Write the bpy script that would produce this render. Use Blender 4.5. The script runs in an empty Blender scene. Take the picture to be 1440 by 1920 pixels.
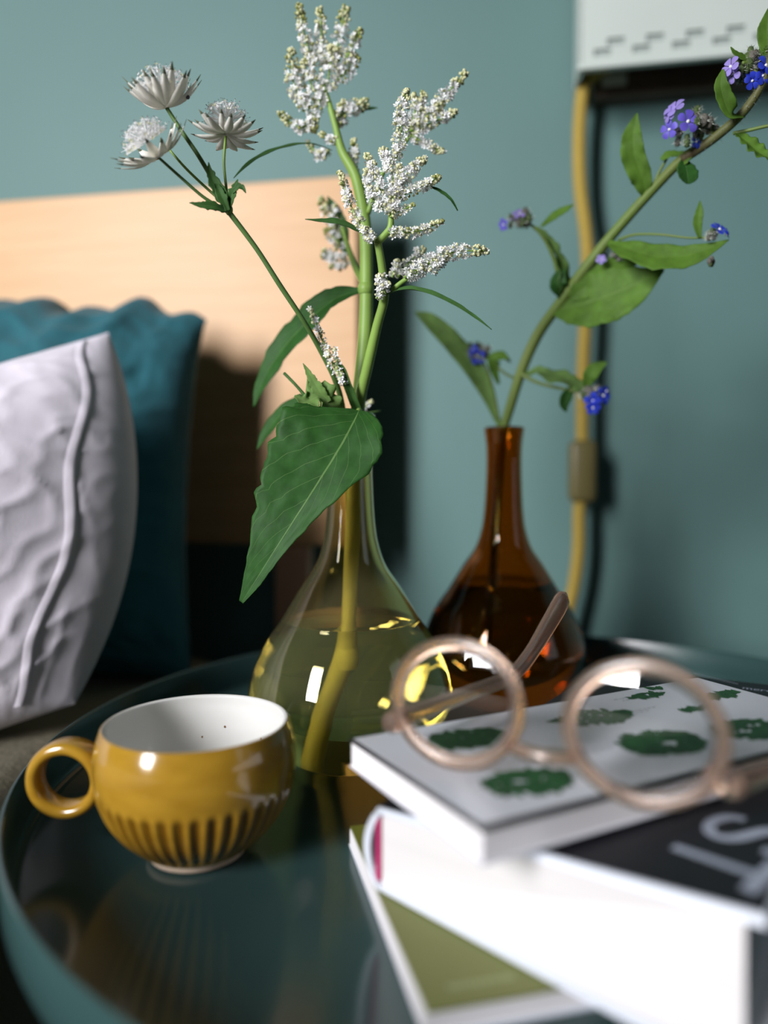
import bpy, math, random
from mathutils import Vector, Matrix, noise
random.seed(7)
sc = bpy.context.scene
COL = sc.collection

# ------------------------------------------------------------------ camera
F = 1380.0                      # focal length in pixels of the 1440x1920 frame
HC = 0.138                      # camera height above the tray floor (z = 0)
PITCH = math.atan(60.0 / F)     # tilted slightly down
cam_d = bpy.data.cameras.new('camera'); cam = bpy.data.objects.new('camera', cam_d); COL.objects.link(cam)
cam_d.sensor_fit = 'VERTICAL'; cam_d.sensor_height = 36.0; cam_d.sensor_width = 27.0
cam_d.lens = F / 1920.0 * 36.0
cam_d.clip_start = 0.01; cam_d.clip_end = 50
cam.location = (0, 0, HC); cam.rotation_euler = (math.pi / 2 - PITCH, 0, 0)
cam_d.dof.use_dof = True; cam_d.dof.focus_distance = 0.318; cam_d.dof.aperture_fstop = 2.9
sc.camera = cam

# ------------------------------------------------------------------ view
sc.view_settings.view_transform = 'Standard'; sc.view_settings.look = 'None'
sc.view_settings.exposure = 0.2; sc.view_settings.gamma = 1.0; sc.view_settings.use_curve_mapping = False
cy = sc.cycles
cy.use_denoising = True; cy.max_bounces = 14; cy.transmission_bounces = 14; cy.transparent_max_bounces = 12
cy.diffuse_bounces = 4; cy.glossy_bounces = 6
cy.caustics_refractive = True; cy.caustics_reflective = True; cy.blur_glossy = 0.6
cy.sample_clamp_indirect = 40.0

# ------------------------------------------------------------------ world
w = bpy.data.worlds.new('world'); sc.world = w; w.use_nodes = True
w.node_tree.nodes['Background'].inputs[0].default_value = (0.55, 0.75, 1.0, 1)
w.node_tree.nodes['Background'].inputs[1].default_value = 0.3

# wall frame: s runs along the back wall to the right, t runs into the back wall
A10 = math.radians(10.0)
US = Vector((math.cos(A10), -math.sin(A10), 0)); UT = Vector((math.sin(A10), math.cos(A10), 0)); UZ = Vector((0, 0, 1))
def ST(s, t, z): return US * s + UT * t + UZ * z

# ------------------------------------------------------------------ daylight through the two windows
def window_light(name, s, t, z, wd, ht, direction, energy, color):
    l = bpy.data.lights.new(name, 'AREA'); l.shape = 'RECTANGLE'; l.size = wd; l.size_y = ht; l.energy = energy; l.color = color
    o = bpy.data.objects.new(name, l); COL.objects.link(o); o.location = ST(s, t, z)
    o.rotation_euler = direction.to_track_quat('-Z', 'Y').to_euler()
    return o
T_FRONT = -1.45; S_RIGHT = 1.35; S_LEFT = -2.3; T_WALL = 0.66; Z_FLOOR = -0.53; Z_CEIL = 1.85
WIN1 = (-1.15, 0.78, 0.50, 1.15)        # s, z centre, width, height, in the wall behind the camera
WIN2 = (-0.05, 0.62, 0.55, 0.9)       # t, z centre, width, height, in the right-hand wall
window_light('daylight_main', WIN1[0], T_FRONT + 0.06, WIN1[1], WIN1[2], WIN1[3], ST(-.2, .6, -.05) - ST(WIN1[0], T_FRONT, WIN1[1]), 16.5, (0.97, 0.97, 1.0)).data.spread = math.radians(84)   # spread narrowed to add falloff towards the back wall's top and sides
window_light('daylight_side', S_RIGHT - 0.004, WIN2[0], WIN2[1], WIN2[2], WIN2[3], -US, .5, (0.72, 0.84, 1.0))

# ------------------------------------------------------------------ pixel <-> place helpers
SP, CP = math.sin(PITCH), math.cos(PITCH)
def ray(px, py):
    a = (px - 720.0) / F; b = (960.0 - py) / F
    return Vector((a, CP + b * SP, -SP + b * CP))
O = Vector((0, 0, HC))
def at(px, py, Y):
    r = ray(px, py); return O + r * (Y / r.y)
def onz(px, py, z):
    r = ray(px, py); return O + r * ((z - HC) / r.z)
def ont(px, py, t):
    r = ray(px, py); return O + r * ((t - O.dot(UT)) / r.dot(UT))

# ------------------------------------------------------------------ materials
MATS = {}
def mat(name, col, rough=0.5, var=0.0, scale=20.0, bump=0.0, bscale=None, spec=0.5, trans=0.0, ior=1.45, coat=0.0,
        translucent=0.0, sss=0.0, col2=None, stretch=None, sheen=0.0, metal=0.0):
    m = bpy.data.materials.new(name); m.use_nodes = True; nt = m.node_tree; N = nt.nodes; L = nt.links
    b = N['Principled BSDF']; out = N['Material Output']
    b.inputs['Base Color'].default_value = (*col, 1); b.inputs['Roughness'].default_value = rough
    b.inputs['Specular IOR Level'].default_value = spec; b.inputs['IOR'].default_value = ior
    b.inputs['Transmission Weight'].default_value = trans; b.inputs['Coat Weight'].default_value = coat
    b.inputs['Coat Roughness'].default_value = 0.08; b.inputs['Metallic'].default_value = metal
    b.inputs['Sheen Weight'].default_value = sheen
    if sss: 
        b.inputs['Subsurface Weight'].default_value = sss; b.inputs['Subsurface Scale'].default_value = 0.004
        b.inputs['Subsurface Radius'].default_value = (1, .6, .4)
    tc = None
    def coords(sc_):
        nonlocal tc
        if tc is None: tc = N.new('ShaderNodeTexCoord')
        if stretch:
            mp = N.new('ShaderNodeMapping'); mp.inputs['Scale'].default_value = stretch
            L.new(tc.outputs['Object'], mp.inputs[0]); return mp.outputs[0]
        return tc.outputs['Object']
    if var or col2:
        n = N.new('ShaderNodeTexNoise'); n.inputs['Scale'].default_value = scale; n.inputs['Detail'].default_value = 5
        L.new(coords(scale), n.inputs['Vector'])
        r = N.new('ShaderNodeValToRGB')
        c2 = col2 or tuple(max(0, c * (1 + var)) for c in col); c1 = col if col2 else tuple(c * (1 - var) for c in col)
        r.color_ramp.elements[0].position = 0.3; r.color_ramp.elements[1].position = 0.7
        r.color_ramp.elements[0].color = (*c1, 1); r.color_ramp.elements[1].color = (*c2, 1)
        L.new(n.outputs[0], r.inputs[0]); L.new(r.outputs[0], b.inputs['Base Color'])
    if bump:
        n2 = N.new('ShaderNodeTexNoise'); n2.inputs['Scale'].default_value = bscale or scale; n2.inputs['Detail'].default_value = 6
        L.new(coords(bscale or scale), n2.inputs['Vector'])
        bp = N.new('ShaderNodeBump'); bp.inputs['Strength'].default_value = bump; bp.inputs['Distance'].default_value = 0.002
        L.new(n2.outputs[0], bp.inputs['Height']); L.new(bp.outputs[0], b.inputs['Normal'])
    if translucent:
        t = N.new('ShaderNodeBsdfTranslucent'); mx = N.new('ShaderNodeMixShader'); mx.inputs[0].default_value = translucent
        if b.inputs['Base Color'].is_linked: L.new(b.inputs['Base Color'].links[0].from_socket, t.inputs[0])
        else: t.inputs[0].default_value = (*col, 1)
        L.new(b.outputs[0], mx.inputs[1]); L.new(t.outputs[0], mx.inputs[2]); L.new(mx.outputs[0], out.inputs[0])
    MATS[name] = m
    return m

def leaf_mat(name, col, vein, trans=0.3, rough=0.6, nv=11.0, side=0.55):
    """leaf colour with a pale midrib and side veins drawn from the leaf's own uv"""
    m = bpy.data.materials.new(name); m.use_nodes = True; nt = m.node_tree; N = nt.nodes; L = nt.links
    b = N['Principled BSDF']; out = N['Material Output']; b.inputs['Roughness'].default_value = rough; b.inputs['Specular IOR Level'].default_value = .3
    uv = N.new('ShaderNodeUVMap'); sep = N.new('ShaderNodeSeparateXYZ'); L.new(uv.outputs[0], sep.inputs[0])
    def M(op, a, b_=None, **k):
        n = N.new('ShaderNodeMath'); n.operation = op
        for i, x in enumerate((a, b_)):
            if x is None: continue
            if isinstance(x, (int, float)): n.inputs[i].default_value = x
            else: L.new(x, n.inputs[i])
        return n.outputs[0]
    au = M('ABSOLUTE', M('SUBTRACT', sep.outputs[0], 0.5))              # 0 at the midrib .. 0.5 at the edge
    mid = M('LESS_THAN', au, 0.009)
    q = M('FRACT', M('MULTIPLY', M('SUBTRACT', sep.outputs[1], M('MULTIPLY', au, side)), nv))
    lat = M('LESS_THAN', M('ABSOLUTE', M('SUBTRACT', q, 0.5)), 0.022)
    v = M('MAXIMUM', mid, M('MULTIPLY', lat, 0.45))
    n = N.new('ShaderNodeTexNoise'); n.inputs['Scale'].default_value = 160; n.inputs['Detail'].default_value = 4
    tc = N.new('ShaderNodeTexCoord'); L.new(tc.outputs['Object'], n.inputs['Vector'])
    r = N.new('ShaderNodeValToRGB'); r.color_ramp.elements[0].position = .3; r.color_ramp.elements[1].position = .7
    r.color_ramp.elements[0].color = (*[c * .78 for c in col], 1); r.color_ramp.elements[1].color = (*[c * 1.2 for c in col], 1)
    L.new(n.outputs[0], r.inputs[0])
    mx = N.new('ShaderNodeMix'); mx.data_type = 'RGBA'; L.new(v, mx.inputs['Factor'])
    L.new(r.outputs[0], mx.inputs['A']); mx.inputs['B'].default_value = (*vein, 1)
    L.new(mx.outputs['Result'], b.inputs['Base Color'])
    bp = N.new('ShaderNodeBump'); bp.inputs['Strength'].default_value = .5; bp.inputs['Distance'].default_value = .0008
    L.new(M('SUBTRACT', M('MULTIPLY', n.outputs[0], .5), v), bp.inputs['Height']); L.new(bp.outputs[0], b.inputs['Normal'])
    t = N.new('ShaderNodeBsdfTranslucent'); L.new(mx.outputs['Result'], t.inputs[0])
    ms = N.new('ShaderNodeMixShader'); ms.inputs[0].default_value = trans
    L.new(b.outputs[0], ms.inputs[1]); L.new(t.outputs[0], ms.inputs[2]); L.new(ms.outputs[0], out.inputs[0])
    MATS[name] = m
    return m

WALL = mat('wall_paint', (.112, .215, .202), .6, var=.05, scale=3, bump=.12, bscale=160)
CEIL = mat('ceiling_paint', (.10, .10, .10), .8, var=.02, scale=3)
ROOM = mat('room_paint', (.035, .04, .04), .8, var=.03, scale=3)
FLOOR = mat('floor_boards', (.05, .035, .025), .5, col2=(.08, .055, .04), scale=6, stretch=(1, 12, 1))
FRAMEW = mat('window_frame_paint', (.6, .6, .58), .4, var=.03)
TRAY = mat('tray_enamel', (.032, .071, .069), .16, var=.05, scale=15, spec=.45)
TRAYLEG = mat('table_leg_enamel', (.05, .11, .11), .35, var=.04)
WOOD = mat('birch_veneer', (.58, .335, .15), .45, col2=(.64, .385, .19), scale=5, stretch=(2, 2, 30), bump=.05)
WOODP = mat('bed_post_wood', (.62, .36, .24), .5, col2=(.68, .42, .28), scale=6, stretch=(20, 20, 2))
LINEN = mat('lilac_linen', (.68, .63, .70), .9, var=.05, scale=60, bump=.06, bscale=700, sheen=.2)
TEAL = mat('teal_cotton', (.012, .10, .125), .9, var=.12, scale=30, bump=.3, bscale=400, sheen=.15)
SHEET = mat('sheet_cotton', (.20, .175, .12), .9, var=.06, scale=25, bump=.3, bscale=200)
MUST = None

# ------------------------------------------------------------------ mesh helpers
BASE = {}
def root_of(o):
    while o.parent: o = o.parent
    return o
def mk(name, V, Fc, m=None, parent=None, smooth=True, uv=None, mi=None, mats=None, loc=None):
    """one mesh object; vertices arrive in world coordinates"""
    b = BASE.get(root_of(parent), Vector()) if parent else (Vector(loc) if loc is not None else Vector())
    me = bpy.data.meshes.new(name)
    me.from_pydata([tuple(Vector(v) - b) for v in V], [], Fc)
    for mm in (mats or [m]): me.materials.append(mm)
    if mi: me.polygons.foreach_set('material_index', mi)
    if smooth: me.polygons.foreach_set('use_smooth', [True] * len(me.polygons))
    if uv:
        ul = me.uv_layers.new(name='UVMap')
        for lp in me.loops: ul.data[lp.index].uv = uv[lp.vertex_index]
    me.update()
    o = bpy.data.objects.new(name, me); COL.objects.link(o)
    if parent: o.parent = parent
    else:
        o.location = b; BASE[o] = b
    return o
def thing(name, label, cat, loc, group=None):
    o = bpy.data.objects.new(name, None); COL.objects.link(o); o.location = loc; o.empty_display_size = .02
    BASE[o] = Vector(loc); tag(o, label, cat, group); return o
def tag(o, label, cat, group=None):
    o['label'] = label; o['category'] = cat
    if group: o['group'] = group
    return o
def bevel(o, wd, seg=3):
    md = o.modifiers.new('bevel', 'BEVEL'); md.width = wd; md.segments = seg; md.limit_method = 'ANGLE'; md.angle_limit = math.radians(35)
    return o
def hexa(b4, t4):
    """box from four bottom and four top corners"""
    V = list(b4) + list(t4)
    return V, [(3, 2, 1, 0), (4, 5, 6, 7), (0, 1, 5, 4), (1, 2, 6, 5), (2, 3, 7, 6), (3, 0, 4, 7)]
def sbox(s0, s1, t0, t1, z0, z1):
    return hexa([ST(s0, t0, z0), ST(s1, t0, z0), ST(s1, t1, z0), ST(s0, t1, z0)], [ST(s0, t0, z1), ST(s1, t0, z1), ST(s1, t1, z1), ST(s0, t1, z1)])
def merge(*parts):
    V, Fc = [], []
    for v, f in parts:
        k = len(V); V += list(v); Fc += [tuple(i + k for i in q) for q in f]
    return V, Fc
def cr(P, n):
    """Catmull-Rom resampling of a list of tuples to n samples"""
    P = [tuple(p) if hasattr(p, '__len__') else (p,) for p in P]; out = []
    k = len(P) - 1
    for i in range(n):
        x = i / (n - 1) * k; j = min(int(x), k - 1); t = x - j
        p0 = P[max(j - 1, 0)]; p1 = P[j]; p2 = P[j + 1]; p3 = P[min(j + 2, k)]
        out.append(tuple(.5 * (2 * b + (c - a) * t + (2 * a - 5 * b + 4 * c - d) * t * t + (3 * b - a - 3 * c + d) * t ** 3) for a, b, c, d in zip(p0, p1, p2, p3)))
    return out
def tube(P, R, n=24, seg=8, closed=False):
    """round tube through world points P with radii R"""
    if n: 
        P = [Vector(p) for p in cr([tuple(p) for p in P], n)]
        R = [r[0] for r in cr(R, n)] if isinstance(R, (list, tuple)) else [R] * n
    else: R = R if isinstance(R, (list, tuple)) else [R] * len(P)
    V, Fc = [], []; m = len(P); up = None
    for i in range(m):
        T = (P[min(i + 1, m - 1)] - P[max(i - 1, 0)]).normalized()
        if up is None:
            up = T.orthogonal().normalized()
        up = (up - T * up.dot(T)).normalized(); S = T.cross(up)
        for j in range(seg):
            a = 2 * math.pi * j / seg; V.append(P[i] + (up * math.cos(a) + S * math.sin(a)) * R[i])
    for i in range(m - 1):
        for j in range(seg):
            a = i * seg + j; b = i * seg + (j + 1) % seg; Fc.append((a, b, b + seg, a + seg))
    Fc.append(tuple(range(seg))[::-1]); Fc.append(tuple(range((m - 1) * seg, m * seg)))
    return V, Fc
def lathe(prof, c, seg=64, closed=False, fn=None):
    V, Fc = [], []; c = Vector(c); n = len(prof)
    for i, (r, z) in enumerate(prof):
        for j in range(seg):
            a = 2 * math.pi * j / seg; rr = r if fn is None else fn(r, z, a)
            V.append(c + Vector((rr * math.cos(a), rr * math.sin(a), z)))
    for i in range(n - 1 + (1 if closed else 0)):
        k = (i + 1) % n
        for j in range(seg):
            j2 = (j + 1) % seg
            Fc.append((i * seg + j, i * seg + j2, k * seg + j2, k * seg + j))
    if not closed:
        if prof[0][0] > 1e-6: Fc.append(tuple(range(seg))[::-1])
        if prof[-1][0] > 1e-6: Fc.append(tuple(range((n - 1) * seg, n * seg)))
    return V, Fc
def ellipsoid(c, rx, ry, rz, seg=10, rings=6):
    V, Fc = [], []; c = Vector(c)
    for i in range(rings + 1):
        p = math.pi * i / rings
        for j in range(seg):
            a = 2 * math.pi * j / seg
            V.append(c + Vector((rx * math.sin(p) * math.cos(a), ry * math.sin(p) * math.sin(a), rz * math.cos(p))))
    for i in range(rings):
        for j in range(seg):
            Fc.append((i * seg + j, (i + 1) * seg + j, (i + 1) * seg + (j + 1) % seg, i * seg + (j + 1) % seg))
    return V, Fc

# ================================================================== the room
def struct(name, VF, m, smooth=False):
    o = mk(name, VF[0], VF[1], m, smooth=smooth); o['kind'] = 'structure'; return o
TH = .1
struct('wall_back', sbox(S_LEFT - TH, S_RIGHT + TH, T_WALL, T_WALL + TH, Z_FLOOR, Z_CEIL), WALL)
struct('floor', sbox(S_LEFT - TH, S_RIGHT + TH, T_FRONT - TH, T_WALL + TH, Z_FLOOR - TH, Z_FLOOR), FLOOR)
struct('ceiling', sbox(S_LEFT - TH, S_RIGHT + TH, T_FRONT - TH, T_WALL + TH, Z_CEIL, Z_CEIL + TH), CEIL)
struct('wall_left', sbox(S_LEFT - TH, S_LEFT, T_FRONT, T_WALL, Z_FLOOR, Z_CEIL), ROOM)
a, b = WIN1[0] - WIN1[2] / 2, WIN1[0] + WIN1[2] / 2; z0, z1 = WIN1[1] - WIN1[3] / 2, WIN1[1] + WIN1[3] / 2
struct('wall_front', merge(sbox(S_LEFT - TH, a, T_FRONT - TH, T_FRONT, Z_FLOOR, Z_CEIL), sbox(b, S_RIGHT + TH, T_FRONT - TH, T_FRONT, Z_FLOOR, Z_CEIL),
       sbox(a, b, T_FRONT - TH, T_FRONT, Z_FLOOR, z0), sbox(a, b, T_FRONT - TH, T_FRONT, z1, Z_CEIL)), ROOM)
fr = .03
struct('window_1', merge(sbox(a, b, T_FRONT - .05, T_FRONT - .01, z0, z0 + fr), sbox(a, b, T_FRONT - .05, T_FRONT - .01, z1 - fr, z1),
       sbox(a, a + fr, T_FRONT - .05, T_FRONT - .01, z0 + fr, z1 - fr), sbox(b - fr, b, T_FRONT - .05, T_FRONT - .01, z0 + fr, z1 - fr)), FRAMEW)
a, b = WIN2[0] - WIN2[2] / 2, WIN2[0] + WIN2[2] / 2; z0, z1 = WIN2[1] - WIN2[3] / 2, WIN2[1] + WIN2[3] / 2
struct('wall_right', merge(sbox(S_RIGHT, S_RIGHT + TH, T_FRONT, a, Z_FLOOR, Z_CEIL), sbox(S_RIGHT, S_RIGHT + TH, b, T_WALL, Z_FLOOR, Z_CEIL),
       sbox(S_RIGHT, S_RIGHT + TH, a, b, Z_FLOOR, z0), sbox(S_RIGHT, S_RIGHT + TH, a, b, z1, Z_CEIL)), ROOM)
struct('window_2', merge(sbox(S_RIGHT + .01, S_RIGHT + .05, a, b, z0, z0 + fr), sbox(S_RIGHT + .01, S_RIGHT + .05, a, b, z1 - fr, z1),
       sbox(S_RIGHT + .01, S_RIGHT + .05, a, a + fr, z0 + fr, z1 - fr), sbox(S_RIGHT + .01, S_RIGHT + .05, b - fr, b, z0 + fr, z1 - fr)), FRAMEW)

# ================================================================== the tray table
TC = Vector((.0737, .3345, 0)); TR = .2225; RIM = .022
tt = thing('tray_table', 'round dark green metal tray table with raised rim under cup and vases', 'table', (TC.x, TC.y, Z_FLOOR))
prof = [(0, 0), (.1, 0), (TR - .006, 0), (TR - .004, .0006), (TR - .0022, .0025), (TR - .0016, .006), (TR - .0010, RIM - .0008), (TR - .0004, RIM),
        (TR + .0004, RIM), (TR + .001, RIM - .0008), (TR + .0006, .004), (TR - .001, -.0006), (TR - .005, -.002), (.1, -.002), (0, -.002)]
mk('tray', *lathe(prof, TC, 160), TRAY, tt)
for k in range(4):
    a = math.radians(45 + 90 * k); d = Vector((math.cos(a), math.sin(a), 0))
    mk('leg', *tube([TC + d * .17 + UZ * -.010, TC + d * .165 + UZ * -.25, TC + d * .16 + UZ * (Z_FLOOR + .006)], .006, 8, 10), TRAYLEG, tt)
ringp = [TC + Vector((math.cos(2 * math.pi * k / 48) * .17, math.sin(2 * math.pi * k / 48) * .17, -.0075)) for k in range(49)]
mk('support_ring', *tube(ringp, .0055, 0, 8), TRAYLEG, tt)

# ================================================================== bed: headboard and post, mattress, pillows
T_HB = .585
hr = ont(670, 700, T_HB); s_hb = hr.dot(US); z_top = ont(668, 328, T_HB).z; z_bot = ont(560, 1022, T_HB).z
bed = thing('bed', 'bed with pale birch veneer headboard standing off the green wall', 'bed', ST(s_hb - .5, T_HB, Z_FLOOR))
hb = mk('headboard', *sbox(s_hb - 1.4, s_hb, T_HB, T_HB + .018, z_bot, z_top), WOOD, bed, smooth=False); bevel(hb, .0015)
sp0 = ont(514, 1060, T_HB + .004).dot(US); sp1 = ont(578, 1060, T_HB + .004).dot(US)
bevel(mk('post', *sbox(sp0, sp1, T_HB + .004, T_HB + .022, Z_FLOOR, z_bot), WOODP, bed, smooth=False), .002)
bevel(mk('post', *sbox(s_hb - 1.4 + .1, s_hb - 1.4 + .13, T_HB + .004, T_HB + .022, Z_FLOOR, z_bot), WOODP, bed, smooth=False), .002)
S_M = -.222
bevel(mk('side_rail', *sbox(S_M - .03, S_M - .005, -1.40, T_HB, -.30, -.20), WOODP, bed, smooth=False), .002)
MZ = -.004
mat_v = sbox(S_M - 1.1, S_M, -1.40, T_HB - .012, -.20, MZ)
mo = mk('mattress', *mat_v, SHEET, smooth=True, loc=ST(S_M - .55, -.3, -.20)); bevel(mo, .03, 5)
tag(mo, 'beige sheeted mattress beside the tray table, under the pillows', 'mattress')

def pillow_mesh(C, u, v, n, W, H, T, shape=None, wr=.004, seed=0, nu=110, nv=90, pw=3.2, tlim=0):
    V, Fc = [], []
    for side in (1, -1):
        for i in range(nu + 1):
            for j in range(nv + 1):
                a = -1 + 2 * i / nu; b = -1 + 2 * j / nv
                a = math.sin(a * math.pi / 2) * .5 + a * .5; b = math.sin(b * math.pi / 2) * .5 + b * .5
                h = (max(0, 1 - abs(a) ** pw) * max(0, 1 - abs(b) ** pw)) ** .55
                x, y = a * W / 2, b * H / 2
                x *= 1 - .05 * (1 - b * b); y *= 1 - .05 * (1 - a * a)
                q = Vector((x * 14 + seed, y * 9, side * 3.0))
                fold = noise.noise(q) * 1.0 + noise.noise(q * 2.3) * .5
                q2 = Vector((x * 42 + y * 30 + seed, y * 38 - x * 16, side)); fine = (1 - abs(noise.noise(q2))) ** 4 + .6 * noise.noise(q2 * 2.1)
                edge = min(1, 6 * (1 - max(abs(a), abs(b))) + .12)
                crease = (1 - abs(noise.noise(Vector((x * 20 + y * 44 + seed, y * 15 - x * 30, side * 2))))) ** 6 + .7 * (1 - abs(noise.noise(Vector((x * 60 + y * 40, y * 22 - x * 40 + seed, side))))) ** 6
                d = side * T / 2 * h + side * wr * (fold * 1.5 + crease * .9 + fine * .12) * edge
                dx = dy = 0
                if shape: dx, dy, d2 = shape(a, b, side); d += d2
                P_ = C + u * (x + dx) + v * (y + dy) + n * d
                if P_.z < MZ + .0008: P_.z = MZ + .0008
                if tlim:
                    t_ = P_.dot(UT)
                    if tlim > 0 and t_ > tlim: P_ = P_ - UT * (t_ - tlim) * .999
                    if tlim < 0 and t_ > .582: P_ = P_ - UT * (t_ - .582) * .999
                    if tlim < 0 and t_ < -tlim: P_ = P_ + UT * (-tlim - t_) * .999
                V.append(P_)
    K = (nu + 1) * (nv + 1)
    for s_ in (0, 1):
        for i in range(nu):
            for j in range(nv):
                q = [s_ * K + i * (nv + 1) + j, s_ * K + (i + 1) * (nv + 1) + j, s_ * K + (i + 1) * (nv + 1) + j + 1, s_ * K + i * (nv + 1) + j + 1]
                Fc.append(tuple(q) if s_ == 0 else tuple(q[::-1]))
    return V, Fc
# teal pillow standing against the headboard
def teal_shape(a, b, side):
    e = max(0, b) ** 3
    return (0, e * (.005 * math.sin(a * 17 + .5) + .004 * math.sin(a * 41)) - .02 * e * max(0, a) ** 2, 0)
u2 = US; n2 = -UT
Ct = ST(-.475, .505, .138)
tp = mk('pillow', *pillow_mesh(Ct, u2, (UZ + UT * .12).normalized(), n2, .50, .290, .135, teal_shape, .006, 3.3, tlim=-.437), TEAL, loc=ST(-.475, .505, 0))
tag(tp, 'dark teal pillow leaning against the birch headboard behind the lilac pillow', 'pillow', 'bed pillows')
# lilac linen pillow in front
uw = Vector((.985, .17, 0)).normalized(); vw = Vector((.05, .24, .95)).normalized(); vw = (vw - uw * vw.dot(uw)).normalized(); nw = vw.cross(uw) * 1
if nw.y > 0: nw = -nw
def white_shape(a, b, side):
    k = max(0, a)
    dx = k * k * (.030 * (1 - b * b) - .012 * max(0, -b) ** 3)
    return (dx, 0, 0)
rl = math.radians(20); uw = uw * math.cos(rl) + vw * math.sin(rl)
Cw = Vector((-.338, .385, .060))
wp = thing('pillow', 'rumpled pale lilac linen pillow at the left, in front of the teal pillow', 'pillow', (Cw.x, Cw.y, 0), 'bed pillows')
WPV = pillow_mesh(Cw, uw, vw, nw, .38, .216, .14, white_shape, .0019, 9.1, 150, 120, pw=2.2, tlim=.434)
mk('pillowcase', *WPV, LINEN, wp)
# the hem of the case: a raised fold running down the face, a strip lifted off the surface
def pil_pt(i, j, lift):
    k = i * 121 + j; P0 = WPV[0][k]
    du = WPV[0][min(i + 1, 150) * 121 + j] - WPV[0][max(i - 1, 0) * 121 + j]; dv = WPV[0][i * 121 + min(j + 1, 120)] - WPV[0][i * 121 + max(j - 1, 0)]
    nn = du.cross(dv).normalized()
    if nn.y > 0: nn = -nn
    return P0 + nn * lift
hv, hf = [], []
for j in range(8, 116):
    ic = 141 + 1.2 * math.sin(j * .16) - (116 - j) * .11
    for k, (o_, l_) in enumerate(((-2.2, -.001), (-1.4, .0002), (0, .0007), (.9, .0007), (1.3, -.001))):
        x = ic + o_; i0 = int(x); f_ = x - i0
        hv.append(pil_pt(i0, j, l_) * (1 - f_) + pil_pt(i0 + 1, j, l_) * f_)
for j in range(107):
    for k in range(4): q = j * 5 + k; hf.append((q, q + 1, q + 6, q + 5))
mk('hem_fold', hv, hf, LINEN, wp)

# ================================================================== wall lamp with cord
LAMP = mat('lamp_enamel', (.60, .66, .61), .35, var=.03, scale=12)
SLOT_SHADE = mat('slot_shade', (.36, .41, .38), .5, var=.03, scale=12)  # darker than the enamel, standing in for shade inside the slots
LBACK = mat('lamp_back_plate', (.10, .07, .05), .6, var=.15, scale=30)
CORD = mat('mustard_textile_cord', (.44, .31, .06), .8, var=.12, scale=400, bump=.5, bscale=900)
SWI = mat('cord_switch_plastic', (.15, .125, .045), .4, var=.06)
T_L = .598
c0 = ont(1089, 122, T_L); ls0 = c0.dot(US); lz0 = c0.z
lamp = thing('wall_lamp', 'pale green-white slotted metal wall lamp above the blue flowers', 'lamp', ST(ls0 + .14, T_WALL - .001, lz0))
# front panel: cells left out for two staggered rows of slots
LW = .30; LH = .17
def slots():
    out = []
    for r, (x0, y0) in enumerate(((1155, 77), (1130, 98))):
        p = ont(x0, y0, T_L); s_ = p.dot(US) - ls0; z_ = p.z - lz0
        for k in range(9): out.append((s_ + k * .0286, z_))
    return out
xs = {0.0, LW}; zs = {0.0, LH}; SL = slots(); sw, sh = .0128, .0056
zr = sorted({round(z_, 5) for _, z_ in SL})
for z_ in zr: zs |= {z_ - sh / 2, z_ + sh / 2}
V, Fc = [], []
rows = sorted(zs)
for a_, b_ in zip(rows[:-1], rows[1:]):
    zc = (a_ + b_) / 2; holes = [x for x, z_ in SL if abs(z_ - zc) < sh / 4]
    cuts = [0.0]
    for x in sorted(holes): cuts += [x - sw / 2, x + sw / 2]
    cuts += [LW]
    for k in range(0, len(cuts) - 1, 2):
        i = len(V); V += [ST(ls0 + cuts[k], T_L, lz0 + a_), ST(ls0 + cuts[k + 1], T_L, lz0 + a_), ST(ls0 + cuts[k + 1], T_L, lz0 + b_), ST(ls0 + cuts[k], T_L, lz0 + b_)]; Fc.append((i, i + 1, i + 2, i + 3))
fp = mk('shade_front', V, Fc, LAMP, lamp, smooth=False); so = fp.modifiers.new('thick', 'SOLIDIFY'); so.thickness = .0016; so.offset = -1
mk('shade_side', *sbox(ls0 - .0016, ls0, T_L - .0012, T_WALL - .018, lz0 - .001, lz0 + LH), LAMP, lamp, smooth=False)
mk('shade_side', *sbox(ls0 + LW, ls0 + LW + .0016, T_L - .0012, T_WALL - .018, lz0 - .001, lz0 + LH), LAMP, lamp, smooth=False)
mk('shade_top', *sbox(ls0, ls0 + LW, T_L + .0016, T_WALL - .018, lz0 + LH - .0016, lz0 + LH), LAMP, lamp, smooth=False)
bevel(mk('shade_lip', *sbox(ls0 - .0018, ls0 + LW + .0018, T_L - .0022, T_L + .004, lz0 - .0045, lz0 + .0005), LAMP, lamp, smooth=False), .001)
bp_ = mk('back_plate', *sbox(ls0 + .014, ls0 + LW - .012, T_WALL - .018, T_WALL - .002, lz0 - .004, lz0 + LH), LBACK, lamp, smooth=False)
mk('slot_backing', *sbox(ls0 + .002, ls0 + LW - .002, T_L + .0022, T_L + .0028, lz0 + .004, lz0 + LH - .004), SLOT_SHADE, lamp, smooth=False)  # added sheet behind the slots, its colour gives their inner shade
mk('inner_baffle', *sbox(ls0 + .004, ls0 + LW - .004, T_L + .012, T_WALL - .02, lz0 + .014, lz0 + .016), LBACK, lamp, smooth=False)
lk = ont(1150, 157, T_WALL - .012)
bevel(mk('mounting_clip', *sbox(lk.dot(US) - .010, lk.dot(US) + .010, T_WALL - .02, T_WALL - .002, lk.z - .005, lk.z + .006), LAMP, lamp, smooth=False), .002)
TCD = .632
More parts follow.
